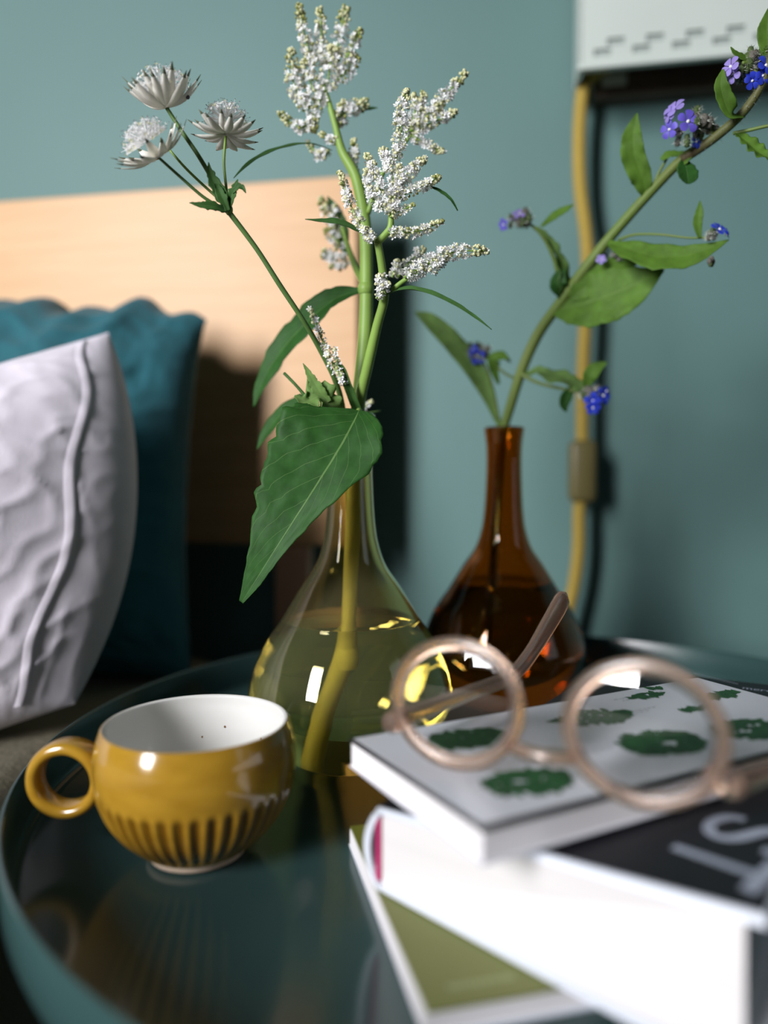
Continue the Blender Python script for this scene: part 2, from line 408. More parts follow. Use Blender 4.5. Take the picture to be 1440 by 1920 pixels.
cp = [ont(x, y, t_) for x, y, t_ in ((1142, 120, .628), (1122, 132, .63), (1100, 152, TCD), (1090, 190, TCD), (1086, 270, TCD), (1088, 350, TCD), (1098, 430, TCD), (1102, 490, TCD), (1099, 580, TCD),
      (1094, 680, TCD), (1092, 780, TCD), (1092, 880, TCD), (1086, 960, TCD), (1085, 1030, TCD), (1076, 1100, TCD), (1060, 1170, TCD), (1040, 1300, TCD + .002), (1020, 1500, TCD + .004))]
cp += [Vector((cp[-1].x, cp[-1].y, Z_FLOOR + .01))]
cord = mk('power_cord', *tube(cp, .0056, 120, 10), CORD, lamp)
sw_ = ont(1092, 884, TCD)
V, Fc = [], []
bx = sbox(sw_.dot(US) - .0115, sw_.dot(US) + .0115, TCD - .0095, TCD + .0095, sw_.z - .026, sw_.z + .026)
so_ = mk('cord_switch', *bx, SWI, cord, smooth=True); bevel(so_, .006, 4); so_['label'] = 'brown inline switch on the mustard cord'

# ================================================================== vases
def glass_mat(name, col, rough=.0, ior=1.5, haze=.0):
    m = bpy.data.materials.new(name); m.use_nodes = True; b_ = m.node_tree.nodes['Principled BSDF']
    N = m.node_tree.nodes; L = m.node_tree.links
    b_.inputs['Base Color'].default_value = (*col, 1); b_.inputs['Roughness'].default_value = rough
    b_.inputs['Transmission Weight'].default_value = 1 - haze; b_.inputs['IOR'].default_value = ior
    n = N.new('ShaderNodeTexNoise'); n.inputs['Scale'].default_value = 45; n.inputs['Detail'].default_value = 2
    tc = N.new('ShaderNodeTexCoord'); L.new(tc.outputs['Object'], n.inputs['Vector'])
    bp = N.new('ShaderNodeBump'); bp.inputs['Strength'].default_value = .04; bp.inputs['Distance'].default_value = .001
    L.new(n.outputs[0], bp.inputs['Height']); L.new(bp.outputs[0], b_.inputs['Normal'])
    return m
GY = glass_mat('yellow_glass', (.965, .865, .48), haze=.025); GA = glass_mat('amber_glass', (.62, .25, .02))
WATER = glass_mat('water', (.96, .97, .88), ior=1.33)
WATER2 = glass_mat('water_in_amber', (.93, .95, .85), ior=1.33)
OUT = [(.0235, 0.0004), (.0262, .0012), (.034, .0052), (.042, .0125), (.0475, .022), (.0498, .031), (.0494, .039), (.0447, .0525), (.0398, .0616), (.0340, .070),
       (.0290, .0783), (.0236, .087), (.0172, .0965), (.0134, .108), (.0118, .120), (.0110, .134), (.0106, .148), (.0108, .158), (.0115, .165), (.0122, .1692)]
def vase(name, label, c, g, water_m, zw):
    v = thing(name, label, 'vase', c)
    o_ = [p for p in cr(OUT, 90)]
    th = .0015
    inn = [(max(.0005, r - th), z) for r, z in o_ if z > .0035 or r > .03]
    inn = [(r, max(z, .0032)) for r, z in inn]
    prof = [(0.0, .0012)] + [(.018, .0012), (.0205, .0004)] + o_ + [(o_[-1][0] - .0006, .1702), (inn[-1][0], .1698)] + inn[::-1] + [(0.0, .0032)]
    b_ = mk('bottle', *lathe(prof, c, 96), g, v)
    wi = [(r - th * .5, z) for r, z in o_ if .004 < z < zw]
    pw = [(0, .0026), (.024, .0026)] + [(r, z) for r, z in wi if r > .024] + [(wi[-1][0] , zw), (wi[-1][0] - .002, zw - .0004), (0, zw - .0006)]
    wo = mk('water', *lathe(pw, c, 96), water_m, v)
    return v
VY = Vector((-.0164, .36, 0)); VA = Vector((.0735, .452, 0))
vy = vase('glass_vase', 'yellow glass flask vase half full of water behind the mustard cup', VY, GY, WATER, .070)
va = vase('glass_vase', 'dark amber glass flask vase behind the eyeglasses', VA, GA, WATER2, .076)

# ================================================================== cup
def mustard():
    m = bpy.data.materials.new('mustard_glaze'); m.use_nodes = True; N = m.node_tree.nodes; L = m.node_tree.links; b_ = N['Principled BSDF']
    b_.inputs['Roughness'].default_value = .16; b_.inputs['Coat Weight'].default_value = .5; b_.inputs['Coat Roughness'].default_value = .06
    at_ = N.new('ShaderNodeAttribute'); at_.attribute_name = 'groove'
    n = N.new('ShaderNodeTexNoise'); n.inputs['Scale'].default_value = 60; n.inputs['Detail'].default_value = 5
    tc = N.new('ShaderNodeTexCoord'); mp = N.new('ShaderNodeMapping'); mp.inputs['Scale'].default_value = (1, 1, 3)
    L.new(tc.outputs['Object'], mp.inputs[0]); L.new(mp.outputs[0], n.inputs['Vector'])
    r = N.new('ShaderNodeValToRGB'); r.color_ramp.elements[0].position = .3; r.color_ramp.elements[1].position = .75
    r.color_ramp.elements[0].color = (.31, .165, .014, 1); r.color_ramp.elements[1].color = (.42, .24, .025, 1)
    L.new(n.outputs[0], r.inputs[0])
    mx = N.new('ShaderNodeMix'); mx.data_type = 'RGBA'; L.new(at_.outputs['Fac'], mx.inputs['Factor'])
    L.new(r.outputs[0], mx.inputs['A']); mx.inputs['B'].default_value = (.13, .058, .004, 1)
    L.new(mx.outputs['Result'], b_.inputs['Base Color'])
    return m
MUST = mustard()
CREAM = mat('cream_glaze', (.74, .73, .70), .22, var=.03, scale=40, coat=.3)
SPECK = mat('brown_speck', (.25, .12, .04), .4, var=.1)
CLAY = mat('bare_clay_foot', (.62, .48, .36), .8, var=.1, scale=200)
CC = Vector((-.0692, .2685, .0003))
cup = thing('cup', 'mustard glazed ceramic cup with fluted lower half and white inside', 'cup', CC)
outp = [(.0178, .0026), (.0188, .003), (.0222, .0058), (.0262, .0095), (.0296, .0135), (.0326, .0185), (.0348, .0240), (.0360, .0295), (.0365, .0345), (.0361, .0400), (.0350, .0450), (.0339, .0480), (.0336, .0487), (.0331, .0490)]
op = cr(outp, 80); NF = 40
def groove(z, a):
    m = max(0.0, min(1.0, (.0290 - z) / .0035)) * max(0.0, min(1.0, (z - .0040) / .0025))
    c_ = abs(math.cos(a * NF / 2))
    return m * max(0.0, 1 - c_ ** 3 - (1 - m) * .8)
def cupfn(r, z, a): return r - .0012 * groove(z, a) + .0003 * max(0, min(1, (.0290 - z) / .004))
SEG = 480
V, Fc = lathe(op, CC, SEG, fn=cupfn)
Fc = [f for f in Fc if len(f) == 4]
body = mk('body', V, Fc, MUST, cup)
at_ = body.data.attributes.new('groove', 'FLOAT', 'POINT')
at_.data.foreach_set('value', [groove(op[i // SEG][1], 2 * math.pi * (i % SEG) / SEG) for i in range(len(V))])
inp = cr([(.0331, .0490), (.0327, .0489), (.0322, .0486), (.0320, .0480), (.0330, .0440), (.0338, .0390), (.0340, .0345), (.0334, .0285), (.0318, .0225), (.0285, .0155), (.0235, .0095), (.015, .0062), (.006, .0053), (0.0, .0052)], 70)
V, Fc = lathe(inp, CC, 120); mk('inner_glaze', V, [f for f in Fc if len(f) == 4], CREAM, cup)
# mustard lip line and foot
mk('foot_ring', *lathe([(.0, .0016), (.0125, .0016), (.0145, .0002), (.0165, .0), (.0176, .0006), (.0181, .0030), (.0165, .0034), (0, .0034)], CC, 90), CLAY, cup)
for k in range(7):
    a = random.uniform(.2, 2.6); zz = random.uniform(.030, .044); rr = .0338
    mk('glaze_speck', *ellipsoid(CC + Vector((rr * math.cos(a), rr * math.sin(a), zz)), .0004, .0004, .0005, 6, 4), SPECK, cup)
# ear handle: a flat strap bent to a loop in the plane of the cup's axis
V, Fc = [], []; n_ = 56
hc = CC + Vector((-.0350 - .0134, .001, .0272))
for i in range(n_):
    a = 2 * math.pi * i / n_
    wd = .0052 + .0012 * abs(math.cos(a / 2)) ** 2
    ro = .0147; ri = .0096
    ex = 1.0; dirv = Vector((math.cos(a), 0, math.sin(a) * .98))
    cpt = hc + dirv * ((ro + ri) / 2); rad = (ro - ri) / 2
    for j in range(12):
        b_ = 2 * math.pi * j / 12
        cx_, sy_ = math.cos(b_), math.sin(b_)
        sgn = lambda x: math.copysign(abs(x) ** .7, x)
        V.append(cpt + dirv * (rad * sgn(cx_)) + Vector((0, wd * sgn(sy_), 0)))
for i in range(n_):
    for j in range(12):
        i2 = (i + 1) % n_; Fc.append((i * 12 + j, i * 12 + (j + 1) % 12, i2 * 12 + (j + 1) % 12, i2 * 12 + j))
hd = mk('handle', V, Fc, MUST, cup)

# ================================================================== books
PAPER = mat('page_edges', (.74, .71, .70), .85, var=.05, scale=8, stretch=(1, 1, 220), bump=.15)
PAPER2 = mat('page_edges_fine', (.84, .81, .82), .85, var=.05, scale=8, stretch=(1, 1, 260))
WCOVER = mat('white_board', (.74, .78, .86), .4, var=.02, scale=30)
BLACKC = mat('black_cover_paper', (.010, .010, .014), .5, var=.1, scale=40)
WPRINT = mat('white_cover_print', (.70, .71, .77), .32, var=.02, scale=20)
GREYPR = mat('grey_cover_print', (.28, .29, .36), .4, var=.05)
OLIVE = mat('olive_cover', (.155, .17, .026), .35, var=.10, scale=18)
OLIVEL = mat('olive_cover_print', (.30, .34, .14), .35, var=.10, scale=30)
LEAFPR = mat('printed_leaf_green', (.018, .085, .024), .5, var=.4, scale=300)
INKPR = mat('printed_ink_grey', (.13, .14, .15), .5, var=.3, scale=200)
LETTER = mat('cover_lettering', (.42, .46, .56), .5, var=.04)
PINK = mat('magenta_headband', (.62, .02, .17), .6, var=.1, scale=200)
def ribbon(pts, wd, z, nrm=None):
    """flat strip of width wd through 2-d points on a level plane"""
    V, Fc = [], []
    for i, p in enumerate(pts):
        a_ = Vector(pts[max(i - 1, 0)]); b_ = Vector(pts[min(i + 1, len(pts) - 1)]); d = (b_ - a_).normalized(); s_ = Vector((-d.y, d.x)) * wd / 2
        p = Vector(p); zz = z(p) if callable(z) else z
        V += [Vector((p.x + s_.x, p.y + s_.y, zz)), Vector((p.x - s_.x, p.y - s_.y, zz))]
    for i in range(len(pts) - 1): Fc.append((2 * i, 2 * i + 1, 2 * i + 3, 2 * i + 2))
    return V, Fc
def xy(v): return Vector((v.x, v.y))
# --- olive booklet at the bottom
ZA = .0075
a_fl = onz(654, 1549, ZA); a_nl = onz(797, 1897, ZA); ax = xy(a_nl - a_fl); LA = ax.length; ax.normalize(); ay = Vector((-ax.y, ax.x)); 
if ay.x < 0: ay = -ay
def A(p, q, z): v = xy(a_nl) - ax * p + ay * q; return Vector((v.x, v.y, z))
WA = .15
book_a = thing('booklet', 'thin olive green booklet lying flat on the tray under the thick black book', 'book', A(LA / 2, WA / 2, 0), 'stacked books')
mk('pages', *hexa([A(.0012, .0002, .0008), A(.0012, WA - .001, .0008), A(LA - .0012, WA - .001, .0008), A(LA - .0012, .0002, .0008)], [A(.0012, .0002, ZA - .0006), A(.0012, WA - .001, ZA - .0006), A(LA - .0012, WA - .001, ZA - .0006), A(LA - .0012, .0002, ZA - .0006)]), PAPER2, book_a, smooth=False)
mk('back_cover', *hexa([A(0, 0, .0001), A(0, WA, .0001), A(LA, WA, .0001), A(LA, 0, .0001)], [A(0, 0, .0008), A(0, WA, .0008), A(LA, WA, .0008), A(LA, 0, .0008)]), WCOVER, book_a, smooth=False)
mk('front_cover', *hexa([A(0, .0006, ZA - .0006), A(0, WA, ZA - .0006), A(LA, WA, ZA - .0006), A(LA, .0006, ZA - .0006)], [A(0, .0006, ZA), A(0, WA, ZA), A(LA, WA, ZA), A(LA, .0006, ZA)]), OLIVE, book_a, smooth=False)
for q0, q1 in ((.008, .016), (.0175, .026)):
    V, Fc = [], []
    x = q0
    while x < q1:
        l = random.uniform(.0008, .0018); k = len(V)
        V += [A(.0055, x, ZA + .0001), A(.0055, x + l * .7, ZA + .0001), A(.0078, x + l * .7, ZA + .0001), A(.0078, x, ZA + .0001)]; Fc.append((k, k + 1, k + 2, k + 3)); x += l
    mk('cover_text', V, Fc, OLIVEL, book_a, smooth=False)
# --- thick black hardback with white boards, tail edge towards the camera
zb0 = ZA + .0002
B_sb = onz(694, 1662, zb0); B_fb = onz(1406, 2045, zb0); ZS, ZF_ = .0366, .0402
B_st = onz(694, 1512, ZS); B_ft = onz(1410, 1712, ZF_)
d_ = xy(B_ft - B_st).normalized(); e_ = Vector((-d_.y, d_.x)); LB = .213
db = xy(B_fb - B_sb).normalized(); eb = Vector((-db.y, db.x))
W_t = xy(B_ft - B_st).length; W_b = xy(B_fb - B_sb).length
def BP(a_, b_, h):
    """a_ across from the spine (0..1), b_ along the spine in metres from the tail, h 0 bottom .. 1 top"""
    lo = xy(B_sb) + db * (W_b * a_) + eb * b_; hi = xy(B_st) + d_ * (W_t * a_) + e_ * b_
    zz = zb0 + h * ((ZS + (ZF_ - ZS) * a_) - zb0); v = lo * (1 - h) + hi * h
    return Vector((v.x, v.y, zz))
book_b = thing('hardback_book', 'thick black-covered hardback with white page edges under the leaf-print book', 'book', BP(.5, LB / 2, 0), 'stacked books')
hb_ = .075
def slab(a0, a1, b0, b1, h0, h1): return hexa([BP(a0, b0, h0), BP(a1, b0, h0), BP(a1, b1, h0), BP(a0, b1, h0)], [BP(a0, b0, h1), BP(a1, b0, h1), BP(a1, b1, h1), BP(a0, b1, h1)])
bevel(mk('back_board', *slab(.02, 1.03, 0, LB, 0, hb_), WCOVER, book_b, smooth=False), .0006)
bevel(mk('front_board', *slab(.02, 1.03, 0, LB, 1 - hb_, 1), WCOVER, book_b, smooth=False), .0006)
mk('page_block', *slab(.012, .985, .0018, LB - .0018, hb_, 1 - hb_), PAPER, book_b, smooth=False)
# rounded spine
V, Fc = [], []
for b1 in (0, LB):
    for i in range(13):
        t_ = i / 12; bul = math.sin(math.pi * t_)
        V.append(BP(.03 - .055 * bul ** .7, b1, t_))
    for i in range(13):
        t_ = 1 - i / 12; bul = math.sin(math.pi * t_)
        V.append(BP(.045 - .045 * bul ** .7, b1, .03 + .94 * t_))
for i in range(26): j = (i + 1) % 26; Fc.append((i, j, 26 + j, 26 + i))
for base_ in (0, 26):
    for i in range(12): Fc.append((base_ + i, base_ + i + 1, base_ + 24 - i, base_ + 25 - i))
mk('spine', V, Fc, WCOVER, book_b)
V, Fc = slab(.021, .029, .0004, .0019, .10, .90); mk('headband', V, Fc, PINK, book_b, smooth=False)['label'] = 'magenta headband at the spine'
def top(p, lift=.0002):
    v = Vector(p) - xy(B_st); a_ = v.dot(d_) / W_t
    return ZS + (ZF_ - ZS) * a_ + lift
e0 = .0030
mk('cover_print', [BP(.02, e0 * .0 + .0012, 1) + UZ * .00015, BP(1.022, .0012, 1) + UZ * .00015, BP(1.022, LB - .0005, 1) + UZ * .00015, BP(.02, LB - .0005, 1) + UZ * .00015], [(0, 1, 2, 3)], BLACKC, book_b, smooth=False)
# big white letters S and T turned a quarter, tops towards the fore-edge
tb = xy(onz(1262, 1588, .0395)); tt_ = xy(onz(1432, 1652, .0395)); up_ = (tt_ - tb).normalized(); rd = Vector((up_.y, -up_.x)); hL = (tt_ - tb).length * 1.06
V1 = ribbon([tb, tb + up_ * hL * .5, tb + up_ * hL], .0036, top)
V2 = ribbon([tb + up_ * hL * .93 - rd * .0095, tb + up_ * hL * .93, tb + up_ * hL * .93 + rd * .0095], .0040, lambda p: top(p, .0003))
mk('title_letter_t', *merge(V1, V2), LETTER, book_b, smooth=False)
sc0 = tb - rd * .0215
spts = [(-.0075, .30), (-.0068, .16), (-.003, .07), (.0015, .06), (.006, .14), (.0072, .27), (.0050, .40), (.0005, .49), (-.0045, .58), (-.0066, .70), (-.0052, .84), (-.0010, .93), (.0035, .92), (.0065, .82), (.0070, .72)]
mk('title_letter_s', *ribbon([sc0 + rd * x * 1.05 + up_ * (hL * y) for x, y in cr(spts, 60)], .0036, top), LETTER, book_b, smooth=False)
# small lettering near the head, beyond the white book
cu = bpy.data.curves.new('small_lettering', 'FONT'); cu.body = 'merci'; cu.size = .0062
to = bpy.data.objects.new('tmp_text', cu); COL.objects.link(to); bpy.context.view_layer.update()
me = bpy.data.meshes.new_from_object(to.evaluated_get(bpy.context.evaluated_depsgraph_get())); bpy.data.objects.remove(to)
p0 = xy(onz(1390, 1290, .0395)); V = []
for v in me.vertices:
    q = p0 + d_ * v.co.x + e_ * v.co.y * 1.0; V.append(Vector((q.x, q.y, top(q))))
mk('small_lettering', V, [tuple(p.vertices) for p in me.polygons], LETTER, book_b, smooth=False)
l0, l1 = xy(onz(1302, 1259, .0395)), xy(onz(1384, 1281, .0395))
mk('cover_rule', *ribbon([l0, (l0 + l1) / 2, l1], .0006, top), LETTER, book_b, smooth=False)
# --- white leaf-print book on top
ZC0, ZC = .0408, .0502
cL = xy(onz(655, 1386, ZC)); cN = xy(onz(904, 1556, ZC))
g_ = (cN - cL).normalized(); WC = (cN - cL).length; f_ = Vector((-g_.y, g_.x)); 
if f_.x < 0: f_ = -f_
fa = math.radians(27.2); f_ = Vector((math.cos(fa), math.sin(fa))); LC = .1705
def CPt(p, q, z): v = cL + g_ * p + f_ * q; return Vector((v.x, v.y, z))
def cbox(p0, p1, q0, q1, z0, z1): return hexa([CPt(p0, q0, z0), CPt(p1, q0, z0), CPt(p1, q1, z0), CPt(p0, q1, z0)], [CPt(p0, q0, z1), CPt(p1, q0, z1), CPt(p1, q1, z1), CPt(p0, q1, z1)])
book_c = thing('paperback_book', 'white paperback with printed green leaves, topmost of the stack under the eyeglasses', 'book', CPt(WC / 2, LC / 2, ZC0), 'stacked books')
mk('page_block', *cbox(.0006, WC - .0006, .0006, LC - .0006, ZC0 + .0005, ZC - .0006), PAPER2, book_c, smooth=False)
mk('back_cover', *cbox(0, WC, 0, LC, ZC0, ZC0 + .0005), WPRINT, book_c, smooth=False)
mk('front_cover', *cbox(-.0002, WC + .0002, -.0002, LC, ZC - .0006, ZC), BLACKC, book_c, smooth=False)
mk('cover_print', *cbox(.0003, WC - .0022, .0016, LC - .001, ZC, ZC + .0001), WPRINT, book_c, smooth=False)
def sprig(cx, cy, rx, ry, n, hole=None):
    """printed cluster of leaflets on the white cover, centre and size given on the page"""
    V, Fc = [], []
    zz = ZC + .0002
    for k in range(n):
        for _ in range(30):
            a_ = random.uniform(0, 2 * math.pi); r_ = math.sqrt(random.random())
            x, y = math.cos(a_) * r_, math.sin(a_) * r_
            if abs(y - .15 * math.sin(3 * x)) > .95 - .45 * x * x: continue
            if hole and ((x - hole[0]) / hole[2]) ** 2 + ((y - hole[1]) / hole[3]) ** 2 < 1: continue
            break
        c = CPt(cy + y * ry, cx + x * rx, zz); th = random.uniform(0, math.pi); l = random.uniform(.0016, .0034); wd = l * .5
        i = len(V)
        for u_, v_ in ((-1, 0), (-.4, .8), (.4, .7), (1, 0), (.4, -.7), (-.4, -.8)):
            V.append(c + Vector((math.cos(th) * u_ * l - math.sin(th) * v_ * wd, math.sin(th) * u_ * l + math.cos(th) * v_ * wd, random.uniform(0, .00005))))
        Fc.append(tuple(range(i, i + 6)))
    return V, Fc
def sprig_px(px, py, rx, ry, n, hole=None):
    v = xy(onz(px, py, ZC)) - cL
    det = g_.x * f_.y - g_.y * f_.x; p = (v.x * f_.y - v.y * f_.x) / det; q = (g_.x * v.y - g_.y * v.x) / det
    V, Fc = sprig(q, p, rx, ry, n, hole); mk('printed_leaf', V, Fc, LEAFPR, book_c, smooth=False)
for a_ in ((880, 1385, .015, .009, 260), (1120, 1345, .016, .008, 150), (990, 1466, .014, .0085, 190, (-.1, -.1, .3, .22)), (1240, 1392, .015, .011, 300, (.1, .15, .5, .16)), (1212, 1305, .008, .003, 40),
           (1352, 1303, .010, .004, 60), (1410, 1368, .014, .011, 230, (-.3, 0, .25, .2)), (1300, 1330, .006, .002, 14), (1060, 1350, .006, .004, 14), (1230, 1290, .004, .002, 8)): sprig_px(*a_)
def textline(q0, q1, p, hgt=.0005):
    V, Fc = [], []; x = q0
    while x < q1:
        l = random.uniform(.0008, .0028); k = len(V)
        V += [CPt(p, x, ZC + .0002), CPt(p + hgt, x, ZC + .0002), CPt(p + hgt, x + l * .8, ZC + .0002), CPt(p, x + l * .8, ZC + .0002)]; Fc.append((k, k + 1, k + 2, k + 3)); x += l + .0004
    mk('caption_print', V, Fc, INKPR, book_c, smooth=False)
for q0, q1, p in ((.112, .137, .008), (.114, .132, .0105), (.09, .118, .022), (.092, .112, .024), (.05, .075, .045), (.05, .07, .047), (.014, .03, .048)): textline(q0, q1, p, .0003)

# ================================================================== eyeglasses, upside down on the top book
FRAME = mat('translucent_pink_acetate', (.78, .56, .43), .22, trans=.92, ior=1.48, sss=.0, coat=.1)
METAL = mat('hinge_metal', (.6, .55, .5), .3, metal=1.0)
LENS = glass_mat('lens_glass', (.985, .99, .99), ior=1.45)
ga = math.radians(-29.5); ag = Vector((math.cos(ga), math.sin(ga), 0)); bg = Vector((-math.sin(ga), math.cos(ga), 0))
RW, RHT = .0220, .0199
upg = (UZ + bg * .10).normalized()
zc_ = ZC + .0003
Lc = Vector((.0207, .2195, zc_)) + upg * RHT; Rc = Lc + ag * .0545
gl = thing('eyeglasses', 'round pinkish translucent eyeglasses resting upside down on the leaf-print book', 'eyeglasses', (Lc + Rc) / 2 - upg * RHT)
ng = ag.cross(upg).normalized()
if ng.y < 0: ng = -ng      # pointing away from the camera
def rim(c, name):
    V, Fc = [], []; n_ = 72; m_ = 10
    for i in range(n_):
        a_ = 2 * math.pi * i / n_; dr = ag * math.cos(a_) * RW + upg * math.sin(a_) * RHT; dn = dr.normalized(); dr = dr - dn * .0021
        for j in range(m_):
            b_ = 2 * math.pi * j / m_; sg = lambda x: math.copysign(abs(x) ** .6, x)
            V.append(c + dr + dn * (.0021 * sg(math.cos(b_))) + ng * (.0017 * sg(math.sin(b_))))
    for i in range(n_):
        for j in range(m_): Fc.append((i * m_ + j, i * m_ + (j + 1) % m_, ((i + 1) % n_) * m_ + (j + 1) % m_, ((i + 1) % n_) * m_ + j))
    mk('rim', V, Fc, FRAME, gl)
    # lens: a shallow curved disc with thickness
    V, Fc = [], []; R_ = 10; n2_ = 48
    for side in (0, 1):
        for k in range(R_ + 1):
            f = k / R_
            for i in range(n2_):
                a_ = 2 * math.pi * i / n2_; p = ag * math.cos(a_) * (RW - .0030) * f + upg * math.sin(a_) * (RHT - .0030) * f
                V.append(c + p + ng * ((.0009 if side else 0) - .0009 * (1 - f * f) + .0002))
    K = (R_ + 1) * n2_
    for side in (0, 1):
        for k in range(R_):
            for i in range(n2_):
                q = (side * K + k * n2_ + i, side * K + k * n2_ + (i + 1) % n2_, side * K + (k + 1) * n2_ + (i + 1) % n2_, side * K + (k + 1) * n2_ + i)
                Fc.append(q if side else q[::-1])
    for i in range(n2_): Fc.append((R_ * n2_ + i, R_ * n2_ + (i + 1) % n2_, K + R_ * n2_ + (i + 1) % n2_, K + R_ * n2_ + i))
    mk('lens', V, Fc, LENS, gl)
rim(Lc, 'l'); rim(Rc, 'r')
def rp(c, deg, k=1.0): a_ = math.radians(deg); return c + ag * math.cos(a_) * RW * k + upg * math.sin(a_) * RHT * k
mk('bridge', *tube([rp(Lc, -32, .93), rp(Lc, -28, 1.1) - ng * .001, (rp(Lc, -30) + rp(Rc, 210)) / 2 - upg * .0006 - ng * .0018, rp(Rc, 208, 1.1) - ng * .001, rp(Rc, 212, .93)], [.0021, .0022, .0020, .0022, .0021], 20, 10), FRAME, gl)
def endpiece(c, deg, sgn, tdir, name):
    p = rp(c, deg, .95); q = rp(c, deg, 1.1) + ng * .0012
    V, Fc = tube([p, q, q + ag * sgn * .0012 + ng * .0022], [.0032, .0036, .0034], 8, 10); mk('end_piece', V, Fc, FRAME, gl)
    h = q + ag * sgn * .0012 + ng * .003
    mk('hinge', *tube([h - UZ * .002 , h + UZ * .002], .0011, 3, 8), METAL, gl)
    return h
hl = endpiece(Lc, 206, -1, bg, 'l'); hr_ = endpiece(Rc, -26, 1, bg, 'r')
def temple(P, name):
    """flat arm, taller than thick"""
    P = [Vector(p) for p in cr([tuple(p) for p in P], 40)]; V, Fc = [], []
    for i, p in enumerate(P):
        T = (P[min(i + 1, 39)] - P[max(i - 1, 0)]).normalized(); side = T.cross(UZ).normalized(); upv = side.cross(T).normalized()
        f = i / 39; hh = .0041 - .0009 * math.sin(min(1, f * 1.5) * math.pi) + .0014 * max(0, (f - .6) / .4) ** 1.5; tk = .0013 + .0003 * f
        if f > .93: k = math.sqrt(max(.02, 1 - ((f - .93) / .07) ** 2)); hh *= k; tk *= k
        for j in range(10):
            b_ = 2 * math.pi * j / 10; V.append(p + upv * (hh * math.cos(b_)) + side * (tk * math.sin(b_)))
    for i in range(39):
        for j in range(10): Fc.append((i * 10 + j, i * 10 + (j + 1) % 10, (i + 1) * 10 + (j + 1) % 10, (i + 1) * 10 + j))
    Fc.append(tuple(range(10))); Fc.append(tuple(range(390, 400))[::-1])
    mk('temple', V, Fc, FRAME, gl)
hl_ = hl + ng * .001
temple([hl_, at(800, 1330, .248), at(880, 1300, .266), at(950, 1272, .284), at(985, 1240, .292), at(1020, 1185, .300), at(1062, 1112, .308)], 'l')
tr = Vector((.86, .50, 0)); 
temple([hr_ + ng * .001, hr_ + tr * .03, hr_ + tr * .06, hr_ + tr * .078 + UZ * .003, hr_ + tr * .092 + UZ * .014, hr_ + tr * .104 + UZ * .027, hr_ + tr * .115 + UZ * .038], 'r')

# ================================================================== plants
STEMY = mat('stem_base_lit', (.62, .60, .20), .45, var=.10, scale=60)  # paler colour stands in for light reaching the stem through the glass
STEMG = mat('stem_green', (.25, .40, .08), .45, var=.12, scale=60, translucent=.12)
STEMD = mat('stem_dark_green', (.085, .17, .04), .5, var=.15, scale=80)
STEMB = mat('alkanet_stem', (.12, .21, .035), .5, col2=(.14, .17, .04), scale=18)
STEMP = mat('alkanet_stem_tip', (.11, .13, .035), .5, col2=(.12, .085, .045), scale=40)
LEAFD = leaf_mat('knotweed_leaf', (.024, .098, .014), (.13, .25, .07), .22)
LEAFM = leaf_mat('slender_leaf', (.060, .16, .035), (.15, .28, .08), .3)
LEAFA = leaf_mat('alkanet_leaf', (.12, .25, .03), (.18, .32, .06), .4)
LEAFP = leaf_mat('pale_leaf', (.23, .39, .11), (.32, .45, .18), .45)
PETW = mat('white_petal', (.90, .90, .90), .6, var=.03, translucent=.12)
BUDC = mat('cream_bud', (.62, .62, .36), .55, var=.10, scale=200)
BUDG = mat('green_bud', (.26, .28, .07), .55, var=.15, scale=200)
BRACT = mat('astrantia_bract', (.90, .88, .80), .6, var=.06, scale=120, translucent=.22)
BRTIP = mat('bract_tip', (.10, .11, .06), .6, var=.2)
BROWN = mat('withered_bract', (.42, .12, .03), .6, var=.2)
ANTH = mat('dark_anther', (.09, .06, .09), .6, var=.2)
PETB = mat('blue_petal', (.035, .065, .62), .5, var=.12, scale=200, translucent=.25)
PETV = mat('violet_petal', (.16, .12, .66), .5, var=.12, scale=200, translucent=.25)
PETP = mat('lilac_petal', (.36, .28, .72), .5, var=.12, scale=200, translucent=.25)
HAIR = mat('pale_hair', (.55, .58, .5), .6, var=.05)
CALX = mat('green_calyx', (.07, .11, .03), .7, var=.25, scale=300)
GREYB = mat('grey_hairy_calyx', (.13, .12, .10), .8, var=.25, scale=300)

